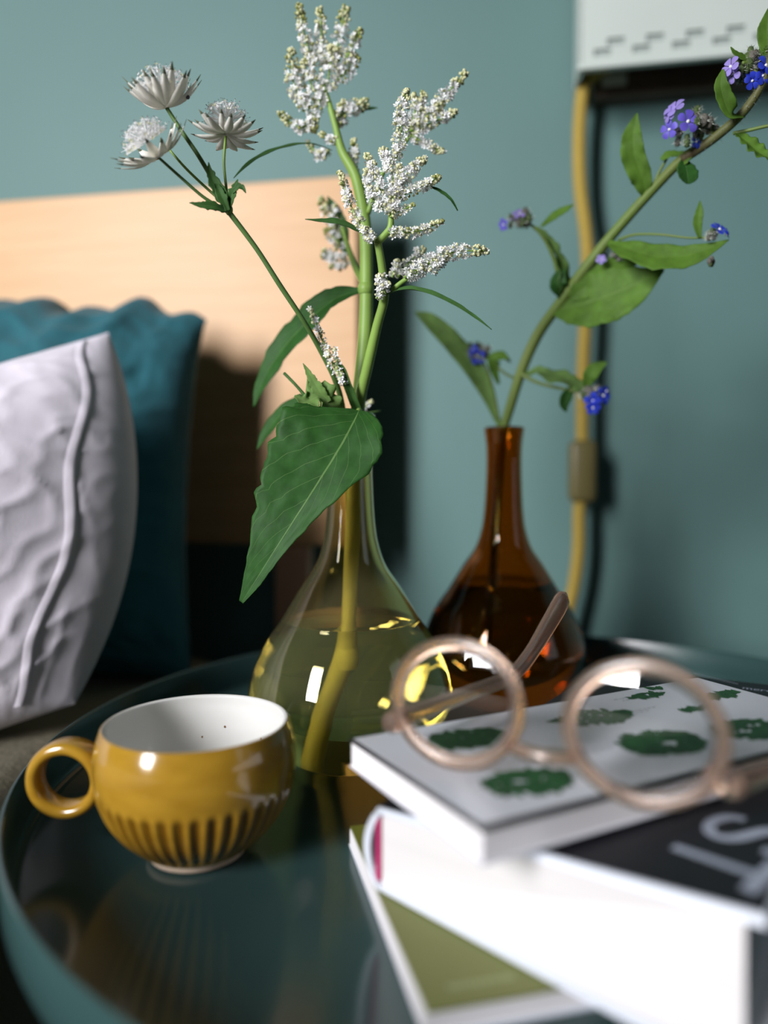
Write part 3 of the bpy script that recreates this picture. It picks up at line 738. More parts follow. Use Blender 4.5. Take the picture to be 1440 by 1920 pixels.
def pts(L_, Y0=None):
    """list of (px, py[, Y]) to places"""
    return [at(p[0], p[1], p[2] if len(p) > 2 else Y0) for p in L_]
def stem(name, L_, rpx, m, parent, Y0=None, n=40, seg=10):
    P = pts(L_, Y0); Ys = [(p[2] if len(p) > 2 else Y0) for p in L_]
    R = rpx if isinstance(rpx, (list, tuple)) else [rpx] * len(L_)
    return mk(name, *tube(P, [r * y / F for r, y in zip(R, Ys)], n, seg), m, parent)
def leaf(name, L_, wr, wl, m, parent, nrm=(0, -1, .2), fold=.18, wave=.06, nw=5, rows=34, cols=7, seed=0, Y0=None, jag=.05, curl=0):
    """leaf blade along a midrib of (px, py, Y); half widths in px to the right and left of travel"""
    k = len(L_); P = [Vector(p) for p in cr([tuple(p) for p in pts(L_, Y0)], rows)]
    Ys = [v[0] for v in cr([(p[2] if len(p) > 2 else Y0) for p in L_], rows)]
    WR = [max(0.15, v[0]) for v in cr(wr, rows)]; WL = [max(0.15, v[0]) for v in cr(wl, rows)]
    N0 = Vector(nrm).normalized(); V, Fc, U = [], [], []
    for i in range(rows):
        T = (P[min(i + 1, rows - 1)] - P[max(i - 1, 0)]).normalized(); S = T.cross(N0).normalized(); Nn = S.cross(T).normalized()
        if Nn.dot(N0) < 0: Nn = -Nn
        sc_ = Ys[i] / F
        for j in range(-cols, cols + 1):
            f = j / cols; wpx = (WR[i] if f > 0 else WL[i])
            jg = 1 + jag * noise.noise(Vector((i * .55, (1 if f > 0 else -1) * 3.1 + seed, 0))) * 2
            wv = wpx * abs(f) * sc_ * jg
            lift = wv * fold + wpx * sc_ * wave * math.sin(i / rows * nw * 2 * math.pi + (0 if f > 0 else 1.7) + seed) * abs(f) ** 2 + wpx * sc_ * .025 * noise.noise(Vector((i * .3, j * .5, seed)))
            lift -= curl * wpx * sc_ * abs(f) ** 2.2
            V.append(P[i] + S * (wv * (1 if f > 0 else -1)) + Nn * lift); U.append((.5 + .5 * f, i / (rows - 1)))
    C_ = 2 * cols + 1
    for i in range(rows - 1):
        for j in range(C_ - 1): q = i * C_ + j; Fc.append((q, q + 1, q + C_ + 1, q + C_))
    o = mk(name, V, Fc, m, parent, uv=U); s_ = o.modifiers.new('thick', 'SOLIDIFY'); s_.thickness = .00025; s_.offset = 0
    return o
ICO = None
def ico(c, r, d=None):
    """small bud: 8-sided bipyramid with a waist"""
    V = [c + Vector((0, 0, r))]; 
    for zz, rr in ((.5, .87), (-.5, .87)):
        for j in range(6): a_ = math.pi * j / 3 + (zz > 0) * .5; V.append(c + Vector((math.cos(a_) * rr * r, math.sin(a_) * rr * r, zz * r)))
    V.append(c - Vector((0, 0, r))); Fc = []
    for j in range(6):
        k = (j + 1) % 6; Fc += [(0, 1 + j, 1 + k), (1 + j, 7 + j, 7 + k, 1 + k), (13, 7 + k, 7 + j)]
    return V, Fc
def raceme(L_, rpx, n, parent, Y0=None, tip=.25, green=0.0, name='raceme', size=1.0):
    """spike of tiny white florets and cream buds around a thin green axis"""
    m_ = 30; P = [Vector(p) for p in cr([tuple(p) for p in pts(L_, Y0)], m_)]; Y = L_[0][2] if len(L_[0]) > 2 else Y0; k_ = Y / F
    V, Fc, MI = [], [], []
    def add(vf, mi_):
        b_ = len(V); V.extend(vf[0]); Fc.extend([tuple(i + b_ for i in q) for q in vf[1]]); MI.extend([mi_] * len(vf[1]))
    add(tube(P, [(2.6 * (1 - .6 * i / m_)) * k_ for i in range(m_)], 0, 6), 2)
    for q in range(int(n * 1.25)):
        t = random.random() ** .9; i = t * (m_ - 1); i0 = min(int(i), m_ - 2); fr_ = i - i0; p = P[i0].lerp(P[i0 + 1], fr_)
        T = (P[i0 + 1] - P[i0]).normalized(); o1 = T.orthogonal().normalized(); o2 = T.cross(o1); a_ = random.uniform(0, 2 * math.pi)
        od = (o1 * math.cos(a_) + o2 * math.sin(a_) + T * .45).normalized()
        env = rpx * k_ * min(1, 1.25 * (1.0 - t) ** .55 + .18) * min(1.0, .6 + 4 * t)
        r_ = env * random.uniform(.45, 1.0); c = p + od * r_
        isbud = random.random() < (.30 + (.65 if t > 1 - tip else 0))
        if isbud:
            add(ico(c, random.uniform(2.3, 3.6) * k_ * size), 3 if random.random() < green else 1)
        else:
            ax_ = (od + Vector((random.uniform(-.5, .5), random.uniform(-.8, .2), random.uniform(-.3, .5)))).normalized()
            e1 = ax_.orthogonal().normalized(); e2 = ax_.cross(e1); pr = random.uniform(5.2, 7.6) * k_ * size; ph = random.uniform(0, 6)
            VV, FF = [c - ax_ * pr * .35], []
            for s_ in range(5):
                b_ = ph + s_ * 2 * math.pi / 5
                for db_, rr, up in ((-.42, .72, .10), (0, 1.0, .22), (.42, .72, .10)):
                    VV.append(c + (e1 * math.cos(b_ + db_) + e2 * math.sin(b_ + db_)) * pr * rr + ax_ * pr * up)
                z_ = 1 + s_ * 3; FF.append((0, z_, z_ + 1, z_ + 2))
            add((VV, FF), 0)
            if random.random() < .35: add(ico(c + ax_ * pr * .1, 1.1 * k_), 1)
    o = mk(name, V, Fc, parent=parent, mats=[PETW, BUDC, STEMG, BUDG], mi=MI, smooth=False)
    return o

# ---- white knotweed in the yellow vase
kw = thing('knotweed_stem', 'tall white-flowered knotweed stem with one big green leaf in the yellow vase', 'flower', (VY.x - .012, VY.y - .002, .004))
main = [(604, 1388, .362), (614, 1350, .360), (632, 1295, .358), (650, 1235, .357), (653, 1180, .356), (659, 1040, .356), (664, 920, .356), (667, 800, .357), (676, 720, .358), (685, 620, .360), (687, 520, .362), (684, 420, .365), (668, 335, .368), (642, 285, .370), (630, 240, .371), (616, 190, .372), (604, 150, .373)]
rad_ = [15, 15, 15, 16, 14, 14, 13.5, 13, 13.5, 13, 12.5, 11.5, 10, 8, 6, 5, 3]
stem('stem_base', main[:8], rad_[:8], STEMY, kw, n=50, seg=14)
stem('stem', main[7:], rad_[7:], STEMG, kw, n=60, seg=14)
stem('stem_node', [(652, 1262, .3565), (652, 1245, .3565), (652, 1228, .3565)], [15.5, 18.5, 15.5], STEMY, kw, n=10)
stem('stem_node', [(686, 552, .361), (686, 542, .361), (686, 532, .361)], [13, 15.5, 13], STEMG, kw, n=10)
# near side branch
stem('branch', [(667, 830, .356), (671, 775, .352), (677, 740, .347), (690, 685, .341), (707, 612, .333), (721, 555, .327), (716, 500, .323), (708, 452, .320)], [10, 10, 10, 10, 9, 8.5, 7.5, 7], STEMG, kw, n=50)
stem('branch', [(708, 455, .320), (722, 440, .3195), (732, 425, .319), (733, 400, .3185)], [7, 6.5, 6, 5], STEMG, kw, n=20)
stem('branch', [(735, 545, .325), (755, 528, .324), (800, 500, .323), (830, 490, .322)], [5, 4.5, 4, 3], STEMG, kw, n=16)
# big leaf
leaf('leaf', [(673, 770, .332), (664, 790, .327), (640, 835, .322), (600, 900, .317), (555, 970, .314), (510, 1040, .313), (477, 1092, .314), (453, 1129, .316)],
     [14, 98, 128, 116, 86, 50, 25, 5], [16, 56, 76, 54, 31, 18, 12, 4], LEAFD, kw, (-.12, -1, .15), fold=.10, wave=.05, nw=4, rows=60, cols=12, seed=1.3, jag=.06)
stem('petiole', [(671, 790, .354), (672, 778, .346), (673, 770, .338), (668, 782, .330)], [6, 6, 5.5, 4], STEMG, kw, n=12)
# leaf behind on the left, hanging from the upper node
leaf('leaf', [(676, 545, .364), (630, 560, .368), (580, 600, .374), (530, 655, .380), (495, 710, .384), (476, 762, .387)], [5, 26, 34, 27, 17, 2], [4, 20, 30, 28, 18, 2], LEAFD, kw, (-.3, -.9, .5), fold=.2, wave=.10, nw=3, seed=2.2, jag=.12)
leaf('leaf', [(600, 738, .366), (565, 752, .368), (530, 775, .371), (500, 810, .374), (482, 842, .376)], [3, 14, 17, 12, 1], [3, 14, 16, 12, 1], LEAFD, kw, (-.2, -.8, .6), seed=.4)
leaf('leaf', [(622, 282, .369), (585, 270, .362), (545, 273, .356), (500, 287, .350), (465, 308, .346), (438, 334, .343)], [2, 6, 8, 8, 6, .5], [2, 6, 8, 8, 6, .5], LEAFM, kw, (-.1, -.6, .8), seed=3)
leaf('leaf', [(678, 436, .319), (655, 424, .317), (630, 416, .315), (600, 414, .314), (572, 411, .313)], [3, 8, 9, 5, .4], [3, 7, 8, 4, .4], LEAFM, kw, (0, -.8, .6), seed=4)
leaf('leaf', [(726, 552, .326), (760, 543, .322), (800, 549, .318), (845, 568, .315), (885, 592, .313), (922, 618, .311)], [4, 7, 7, 6, 5, .4], [4, 8, 8, 7, 5, .4], LEAFM, kw, (.1, -.6, .8), fold=.5, seed=5)
leaf('leaf', [(806, 350, .320), (828, 362, .319), (846, 376, .318), (858, 395, .318)], [3, 6, 4, 1.5], [3, 5, 3, 1], LEAFD, kw, (.1, -.7, .7), fold=.5, seed=6)
leaf('leaf', [(648, 480, .40), (640, 440, .402), (628, 400, .404), (614, 368, .405)], [4, 16, 14, 1], [4, 12, 10, 1], LEAFD, kw, (-.3, -1, .2), seed=7)
leaf('leaf', [(672, 208, .377), (690, 204, .380), (708, 202, .382)], [3, 7, .5], [3, 6, .5], LEAFD, kw, (0, -.8, .6), seed=8)
# small sheath leaves by the rim
leaf('leaf', [(690, 790, .352), (672, 770, .346), (655, 730, .341), (640, 690, .339), (624, 680, .338)], [4, 8, 8, 6, .5], [4, 8, 8, 6, .5], LEAFM, kw, (-.2, -1, .1), fold=.5, seed=9)
# flower spikes: upper cluster
for L_, r_, n_, Y_ in (([(588, 125), (572, 70), (561, 8)], 15, 120, .372), ([(606, 120), (603, 70), (600, 16)], 14, 90, .374), ([(628, 115), (638, 60), (649, 14)], 16, 90, .378), ([(648, 110), (662, 85), (677, 55)], 12, 60, .372),
        ([(580, 205), (552, 160), (546, 92)], 17, 130, .370), ([(592, 228), (560, 238), (523, 212)], 13, 80, .370), ([(612, 175), (618, 130), (625, 90)], 22, 130, .373), ([(600, 190), (580, 150), (570, 115)], 18, 100, .372),
        ([(632, 150), (652, 130), (668, 105)], 18, 80, .374), ([(605, 175), (590, 210), (588, 245)], 16, 90, .371), ([(632, 232), (655, 205), (690, 192)], 17, 90, .375), ([(630, 238), (640, 215), (645, 190)], 15, 60, .374),
        ([(618, 284), (600, 290), (575, 268)], 10, 40, .376), ([(665, 330), (662, 295), (664, 262)], 11, 60, .374), ([(640, 265), (618, 262), (600, 250)], 9, 30, .371)):
    raceme(L_, r_, n_, kw, Y_, green=.4, tip=.35)
# right cluster, a little behind
stem('branch', [(690, 400, .364), (715, 330, .362), (750, 280, .360), (780, 240, .358)], [5, 4.5, 4, 3], STEMG, kw, n=20)
for L_, r_, n_ in (([(780, 240), (825, 190), (874, 134)], 15, 120), ([(775, 250), (815, 228), (856, 209)], 12, 70), ([(775, 245), (788, 210), (793, 174)], 13, 70), ([(772, 240), (778, 205), (776, 176)], 10, 50), ([(772, 255), (800, 270), (832, 286)], 10, 60), ([(760, 250), (800, 225), (830, 190)], 14, 70)):
    raceme(L_, r_, n_, kw, .357, green=.2)
# front cluster, in focus
for L_, r_, n_, g in (([(742, 300), (752, 250), (752, 210), (763, 169)], 16, 170, 0), ([(733, 398), (712, 350), (700, 318), (687, 288)], 13, 110, .1), ([(735, 385), (738, 340), (728, 300), (716, 278)], 15, 120, .05),
        ([(738, 380), (752, 340), (772, 318), (797, 297)], 15, 120, .05), ([(745, 372), (775, 355), (800, 345), (824, 330)], 12, 80, .4), ([(732, 400), (752, 395), (776, 383)], 8, 34, .4),
        ([(728, 395), (700, 375), (690, 345), (686, 318)], 12, 80, .1), ([(735, 400), (742, 370), (748, 345), (750, 310)], 14, 110, .0), ([(703, 452), (672, 415), (652, 370), (637, 322)], 12, 130, .15),
        ([(728, 436), (762, 436), (795, 430), (829, 414)], 12, 110, .35), ([(700, 452), (688, 440), (682, 428)], 11, 40, .1), ([(758, 520), (800, 495), (850, 473), (914, 470)], 19, 190, .02),
        ([(722, 552), (716, 535), (712, 515)], 14, 50, .1), ([(780, 505), (810, 500), (840, 478)], 15, 70, .1), ([(705, 560), (715, 545), (730, 530)], 10, 26, .1), ([(732, 408), (738, 395), (728, 380)], 12, 40, 0)):
    raceme(L_, r_, n_, kw, .317 if L_[0][1] < 480 else .322, tip=.2, green=g)
raceme([(745, 520), (770, 490), (795, 465)], 13, 60, kw, .345); raceme([(735, 520), (742, 500), (746, 488)], 8, 30, kw, .345)
# faint cluster behind on the left
stem('branch', [(684, 535, .366), (668, 505, .380), (655, 470, .395), (640, 420, .402)], [7, 6, 5, 3], STEMG, kw, n=20)
for L_, r_, n_ in (([(640, 430), (618, 410), (600, 372)], 14, 60), ([(648, 470), (630, 450), (612, 430)], 13, 50), ([(650, 480), (625, 480), (605, 475)], 14, 60), ([(640, 440), (632, 410), (628, 385)], 10, 40), ([(652, 490), (640, 500), (618, 500)], 8, 30)):
    raceme(L_, r_, n_, kw, .402, green=.5)
# slender spike by the vase mouth and a stub on the right
raceme([(648, 720), (628, 690), (610, 650), (595, 615), (582, 578)], 9, 80, kw, .338, tip=.15, green=.1)
raceme([(640, 705), (632, 680), (628, 655)], 6, 26, kw, .338, green=.6)
raceme([(676, 770), (686, 762), (698, 752)], 6, 20, kw, .372, green=.1)
stem('branch', [(678, 780, .37), (695, 774, .372), (714, 770, .374)], [2.4, 2, 1], STEMD, kw, n=8)

# ---- astrantia in the yellow vase
asn = thing('astrantia_stem', 'slim astrantia stem with three pale star-shaped flower heads in the yellow vase', 'flower', at(654, 1010, .367))
stem('stem', [(654, 1010, .367), (653, 940, .366), (651, 860, .362), (643, 768, .3535), (628, 712, .346), (600, 655, .338), (568, 600, .330), (525, 535, .324), (480, 465, .319), (428, 396, .314)], [4.6, 4.8, 5, 5.2, 5.2, 5.0, 4.8, 4.8, 4.6, 5.0], STEMD, asn, n=70, seg=10)
stem('stem_node', [(431, 402, .3142), (428, 392, .314), (424, 378, .3138)], [5, 8.5, 5], STEMG, asn, n=8)
stem('pedicel', [(428, 394, .314), (406, 350, .313), (372, 292, .312), (340, 245, .311), (313, 203, .310)], [4, 4.2, 4, 3.8, 3.6], STEMD, asn, n=24)
stem('pedicel', [(425, 394, .313), (385, 372, .310), (345, 338, .307), (296, 294, .304)], [3, 3, 2.8, 2.6], STEMD, asn, n=20)
stem('pedicel', [(428, 392, .314), (424, 350, .315), (420, 305, .316), (423, 256, .317)], [3, 2.6, 2.4, 2.6], STEMG, asn, n=20)
stem('pedicel', [(424, 385, .315), (380, 346, .317), (345, 312, .319), (312, 274, .320)], [2.6, 2.5, 2.4, 2.0], STEMG, asn, n=20)
stem('pedicel', [(328, 190, .309), (338, 186, .309), (351, 182, .309)], [.8, .7, .7], STEMD, asn, n=6)
mk('bud', *ellipsoid(at(352, 182, .309), .0009, .0009, .0009), ANTH, asn)
for L_, w_ in (([(426, 394, .313), (412, 360, .311), (396, 330, .310), (391, 304, .309)], 12), ([(424, 396, .312), (402, 388, .309), (378, 385, .307), (355, 380, .306)], 9), ([(428, 394, .313), (434, 370, .311), (440, 352, .310), (446, 336, .309)], 9),
               ([(436, 362, .310), (446, 350, .309), (455, 352, .309), (461, 362, .309)], 6), ([(428, 396, .312), (418, 372, .3105), (408, 352, .310), (400, 345, .309)], 9)):
    leaf('sheath_leaf', L_, [w_ * .4, w_, w_ * .7, .5], [w_ * .4, w_, w_ * .7, .5], LEAFM, asn, (-.1, -1, .2), fold=.35, jag=.3, rows=20, cols=4, seed=L_[2][0])
def astr(cpx, cpy, Y, ax_, Rpx, open_, dome, nb=16, brown=-1):
    """flower head: cup of pointed bracts round a dome of tiny florets on stalks"""
    k_ = Y / F; c = at(cpx, cpy, Y); ax_ = Vector(ax_).normalized(); e1 = ax_.orthogonal().normalized(); e2 = ax_.cross(e1)
    V, Fc, MI = [], [], []
    def add(vf, mi_):
        b_ = len(V); V.extend(vf[0]); Fc.extend([tuple(i + b_ for i in q) for q in vf[1]]); MI.extend([mi_] * len(vf[1]))
    dc = c + ax_ * (Rpx * .34 * k_)
    for q in range(240):
        u_ = random.random(); ph = q * 2.39996; st = math.sqrt(1 - (1 - u_ * .95) ** 2); ct = 1 - u_ * .95
        dv = (e1 * math.cos(ph) + e2 * math.sin(ph)) * st + ax_ * ct * .8; L0 = dome * k_ * random.uniform(.82, 1.08); p = dc + dv * L0
        add(tube([dc + dv * L0 * .35, p], [.45 * k_, .4 * k_], 0, 3), 0)
        if random.random() < .78:
            r_ = random.uniform(2.8, 4.4) * k_; f1 = dv.orthogonal().normalized(); f2 = dv.cross(f1); VV = [p - dv * r_ * .4]; FF = []
            for s_ in range(5):
                b_ = s_ * 1.2566 + q
                for db_, rr in ((-.4, .7), (0, 1), (.4, .7)): VV.append(p + (f1 * math.cos(b_ + db_) + f2 * math.sin(b_ + db_)) * r_ * rr + dv * r_ * .3)
                FF.append((0, 1 + 3 * s_, 2 + 3 * s_, 3 + 3 * s_))
            add((VV, FF), 0 if random.random() < .8 else 2)
        if random.random() < .4:
            tip_ = p + dv.normalized() * random.uniform(3, 7) * k_ + Vector((random.uniform(-1, 1), random.uniform(-1, 1), random.uniform(-1, 1))) * 1.5 * k_
            add(tube([p, tip_], [.28 * k_, .25 * k_], 0, 3), 0); add(ico(tip_, .85 * k_), 1)
    hd_ = mk('flower_head', V, Fc, parent=asn, mats=[PETW, ANTH, BUDC], mi=MI, smooth=False)
    for b_ in range(nb):
        ph = 2 * math.pi * (b_ + random.uniform(-.15, .15)) / nb; rad = e1 * math.cos(ph) + e2 * math.sin(ph); sd = ax_.cross(rad)
        op_ = open_ + random.uniform(-.16, .16); Lb = Rpx * k_ * random.uniform(.92, 1.1); wd = Rpx * k_ * .125
        V2, F2, M2 = [], [], []; rows = 9
        for i in range(rows):
            t = i / (rows - 1); el = op_ + .35 * (.5 - t); prof_ = (.35 + 1.3 * t) if t < .5 else (1.0 - ((t - .5) / .5) ** 1.6 * .97); prof_ = min(prof_, 1)
            p = c + (rad * math.cos(op_) + ax_ * math.sin(op_)) * (Lb * t) + ax_ * (Lb * .14 * math.sin(t * math.pi) * -1)
            for f in (-1, 0, 1): V2.append(p + sd * (wd * prof_ * f) + (ax_ * math.cos(op_) - rad * math.sin(op_)) * (wd * .28 * abs(f) * prof_))
        for i in range(rows - 1):
            for f in (0, 1): q = i * 3 + f; F2.append((q, q + 1, q + 4, q + 3)); M2.append(1 if i >= rows - 2 else 0)
        o = mk('bract', V2, F2, parent=hd_, mats=[BROWN if b_ == brown else BRACT, BRTIP if b_ != brown else BROWN], mi=M2)
        s_ = o.modifiers.new('thick', 'SOLIDIFY'); s_.thickness = .00012; s_.offset = 0
astr(311, 203, .310, (-.18, -.22, 1), 80, .64, 50, 22)
astr(295, 294, .304, (-.52, -.50, .8), 80, .34, 45, 20, 3)
astr(424, 250, .317, (-.02, .14, 1), 64, .06, 38, 19)
# its ruffled leaf at the vase mouth
leaf('leaf', [(648, 790, .345), (625, 765, .338), (600, 745, .334), (575, 752, .332), (552, 742, .331)], [6, 20, 30, 16, 2], [6, 24, 26, 14, 2], LEAFP, asn, (-.3, -.9, .4), fold=.3, wave=.25, nw=6, jag=.35, seed=11)
leaf('leaf', [(615, 755, .336), (600, 735, .334), (585, 710, .333), (568, 681, .332)], [8, 12, 8, .5], [8, 12, 8, .5], LEAFP, asn, (-.3, -1, .1), fold=.3, jag=.2, seed=12)
stem('leaf_stalk', [(578, 750, .333), (560, 728, .337), (545, 712, .34), (533, 700, .342)], [4, 3, 3, 3], LEAFM, asn, n=10)

# ---- blue alkanet in the amber vase
al = thing('alkanet_stem', 'leaning green alkanet stem with small blue-violet flowers in the amber vase', 'flower', Vector((VA.x - .004, VA.y, .02)))
am = [(918, 1210, .455), (925, 1050, .453), (935, 900, .451), (944, 810, .448), (956, 765, .444), (980, 690, .436), (1010, 625, .428), (1050, 568, .418), (1100, 500, .406), (1150, 438, .395), (1215, 365, .381), (1280, 298, .367), (1340, 258, .355), (1392, 212, .345), (1425, 165, .338), (1442, 120, .334), (1452, 60, .330)]
stem('stem', am, [8, 8, 8, 8.5, 9, 9.5, 10, 10, 10, 9.5, 9, 9, 8.5, 8, 7.5, 7, 6], STEMB, al, n=100, seg=12)
stem('stem_tip', am[11:], [9.2, 8.7, 8.2, 7.7, 7.2, 6.2], STEMP, al, n=40, seg=12)
# stem hairs near the top
V, Fc = [], []
hp = [Vector(p) for p in cr([tuple(p) for p in pts(am)], 400)]
for q in range(700):
    i = random.randint(190, 396); p = hp[i]; T = (hp[i + 1] - hp[i - 1]).normalized(); o1 = T.orthogonal().normalized(); o2 = T.cross(o1); a_ = random.uniform(0, 6.283)
    d = (o1 * math.cos(a_) + o2 * math.sin(a_) + T * random.uniform(-.2, .5)).normalized(); k_ = p.y / F
    r0 = 7.5 * k_; l = random.uniform(5, 13) * k_; sdv = d.cross(T).normalized() * .75 * k_; b_ = len(V)
    V += [p + d * r0 - sdv, p + d * r0 + sdv, p + d * (r0 + l)]; Fc.append((b_, b_ + 1, b_ + 2))
ho = mk('stem_hair', V, Fc, HAIR, al, smooth=False); ho['kind'] = 'stuff'
lf = lambda *a_, **k_: leaf('leaf', *a_, **k_)
lf([(937, 800, .447), (915, 745, .446), (885, 690, .444), (845, 640, .442), (805, 602, .440), (778, 585, .439)], [4, 12, 20, 20, 15, 1], [4, 10, 16, 17, 13, 1], LEAFP, al, (-.3, -.9, .3), fold=.2, seed=1)
lf([(935, 720, .440), (925, 690, .438), (930, 670, .436), (955, 672, .434)], [3, 10, 14, 1], [3, 9, 12, 1], LEAFA, al, (0, -.8, .5), seed=2)
lf([(920, 668, .440), (940, 665, .438), (958, 680, .437)], [3, 8, 1], [3, 8, 1], LEAFA, al, (0, -.8, .5), seed=2.5)
stem('branch', [(936, 790, .447), (924, 730, .445), (912, 690, .443), (898, 668, .441)], [3, 3, 2.6, 2.4], STEMB, al, n=14)
stem('branch', [(972, 712, .438), (950, 702, .438), (935, 690, .438), (920, 672, .438)], [2.6, 2.4, 2.2, 2], STEMB, al, n=14)
lf([(985, 700, .434), (1015, 697, .428), (1050, 708, .422), (1085, 722, .417), (1098, 742, .414)], [6, 20, 30, 24, 6], [6, 14, 18, 16, 4], LEAFP, al, (.1, -.7, .7), fold=.2, wave=.2, nw=3, seed=3, jag=.2)
lf([(1072, 728, .419), (1062, 745, .418), (1058, 760, .418), (1062, 772, .418)], [6, 12, 10, 2], [6, 10, 8, 2], LEAFD, al, (.2, -.9, .3), seed=3.5)
lf([(1098, 728, .414), (1105, 705, .412), (1118, 690, .411), (1138, 680, .410)], [5, 14, 14, 2], [5, 12, 12, 2], LEAFA, al, (.1, -.8, .6), seed=4)
stem('branch', [(975, 700, .434), (1010, 718, .428), (1060, 730, .420), (1105, 735, .413)], [4, 3.4, 3, 3], STEMB, al, n=16)
# large pair of leaves in the middle
lf([(1035, 582, .420), (1075, 575, .412), (1125, 560, .403), (1185, 535, .395), (1245, 506, .388)], [6, 38, 54, 44, 2], [6, 34, 52, 36, 2], LEAFA, al, (-.1, -1, .22), fold=.15, wave=.06, seed=5, rows=40, cols=9)
lf([(1070, 560, .412), (1095, 540, .408), (1150, 505, .402), (1200, 490, .400)], [6, 22, 22, 2], [6, 22, 22, 2], LEAFA, al, (.1, -1, .2), seed=5.5)
lf([(1140, 455, .394), (1180, 468, .384), (1240, 482, .375), (1300, 476, .368), (1366, 450, .362)], [5, 26, 36, 28, 1], [5, 20, 26, 18, 1], LEAFA, al, (-.1, -.9, .40), fold=.2, wave=.08, nw=4, seed=6, rows=40, cols=8)
lf([(1052, 562, .417), (1055, 530, .414), (1048, 490, .410), (1028, 450, .407), (1005, 425, .405)], [8, 18, 14, 9, 2], [8, 16, 16, 10, 2], LEAFP, al, (.6, -.8, .1), fold=.4, wave=.2, seed=7, jag=.2)
lf([(1052, 555, .414), (1045, 535, .411), (1050, 515, .410), (1060, 505, .410)], [6, 18, 12, 2], [6, 14, 10, 2], LEAFD, al, (-.2, -.9, .3), seed=7.5)
stem('branch', [(1050, 545, .415), (1040, 490, .411), (1015, 440, .407), (980, 410, .405)], [4, 3.6, 3, 2.4], STEMB, al, n=14)
lf([(1015, 425, .405), (1040, 405, .404), (1060, 393, .403), (1076, 383, .402)], [3, 9, 8, .5], [3, 9, 8, .5], LEAFA, al, (0, -.8, .6), seed=8)
lf([(1212, 368, .381), (1205, 335, .377), (1190, 290, .374), (1188, 250, .372), (1195, 212, .371)], [6, 16, 18, 14, 1], [6, 20, 24, 18, 1], LEAFA, al, (-.4, -.9, .1), fold=.25, wave=.12, seed=9, rows=40)
stem('branch', [(1220, 360, .379), (1235, 325, .377), (1250, 298, .376)], [3, 2.6, 2.4], STEMB, al, n=10)
lf([(1240, 300, .375), (1255, 290, .374), (1275, 290, .373), (1300, 282, .372)], [4, 10, 9, 2], [4, 10, 9, 1], LEAFA, al, (0, -.8, .6), seed=10)
lf([(1268, 312, .369), (1280, 300, .366), (1292, 288, .364), (1300, 272, .363)], [4, 12, 10, 1], [4, 10, 8, 1], LEAFA, al, (-.3, -.9, .3), seed=10.5)
lf([(1282, 300, .366), (1287, 318, .364), (1290, 335, .363), (1290, 345, .363)], [6, 20, 18, 4], [6, 18, 18, 4], LEAFD, al, (.1, -1, .2), seed=11, rows=20)
stem('branch', [(1302, 282, .362), (1314, 262, .358), (1318, 245, .355), (1310, 225, .353)], [3.6, 3.2, 3, 3], STEMB, al, n=14)
lf([(1395, 220, .344), (1370, 215, .340), (1352, 165, .337), (1356, 130, .336)], [4, 16, 14, 2], [3, 10, 12, 2], LEAFA, al, (-.4, -.8, .4), fold=.3, seed=12)
lf([(1408, 115, .337), (1395, 110, .336), (1378, 100, .335), (1370, 88, .335)], [4, 9, 6, .6], [4, 8, 5, .6], LEAFA, al, (0, -.9, .4), seed=13)
stem('branch', [(1422, 170, .338), (1418, 140, .337), (1408, 120, .336), (1392, 118, .335)], [4, 4, 3.4, 3], STEMB, al, n=14)
stem('branch', [(1375, 250, .350), (1405, 244, .346), (1440, 236, .342), (1470, 232, .339)], [3.4, 3.2, 3, 2.8], STEMB, al, n=12)
lf([(1380, 250, .349), (1402, 268, .345), (1425, 288, .342), (1450, 300, .339)], [4, 16, 20, 8], [4, 14, 14, 8], LEAFA, al, (-.1, -.8, .6), fold=.4, wave=.2, seed=14)
lf([(1448, 130, .335), (1440, 90, .333), (1438, 55, .332), (1443, 15, .331)], [3, 12, 14, 3], [3, 14, 16, 3], LEAFA, al, (-.3, -.9, .2), seed=15)
stem('branch', [(1160, 450, .392), (1190, 440, .385), (1240, 440, .376), (1290, 446, .369), (1330, 445, .365)], [2.6, 2.4, 2.2, 2, 2], STEMB, al, n=16)
lf([(1312, 446, .366), (1308, 420, .365), (1310, 398, .364), (1313, 376, .364)], [3, 8, 8, .6], [3, 8, 6, .6], LEAFA, al, (-.3, -.9, .2), seed=16)
def flower(px, py, Y, rpx, dirv, m, eye=True):
    """five rounded petals with a pale eye"""
    k_ = Y / F; c = at(px, py, Y); ax_ = Vector(dirv).normalized(); e1 = ax_.orthogonal().normalized(); e2 = ax_.cross(e1); r_ = rpx * 1.22 * k_; ph = random.uniform(0, 6)
    V, Fc, MI = [c], [], []
    for s_ in range(5):
        a_ = ph + s_ * 1.25664; ca = e1 * math.cos(a_) + e2 * math.sin(a_); cb = ax_.cross(ca); b_ = len(V)
        for f, wv in ((.25, .14), (.5, .32), (.75, .38), (.92, .28), (1.0, .0)):
            up = .25 * math.sin(f * 2.6) - .05
            V += [c + ca * r_ * f + cb * r_ * wv + ax_ * r_ * (up + .06), c + ca * r_ * f - cb * r_ * wv + ax_ * r_ * (up + .06)]
            if f < .3: Fc.append((0, b_ + 1, b_)); MI.append(0)
            else: q = len(V) - 4; Fc.append((q, q + 1, q + 3, q + 2)); MI.append(0)
    if eye:
        v_, f_e = tube([c - ax_ * r_ * .2, c + ax_ * r_ * .22], [r_ * .16, r_ * .13], 0, 8); b_ = len(V); V += v_; Fc += [tuple(i + b_ for i in q) for q in f_e]; MI += [1] * len(f_e)
    o = mk('blossom', V, Fc, parent=al, mats=[m, PETW], mi=MI)
    return o
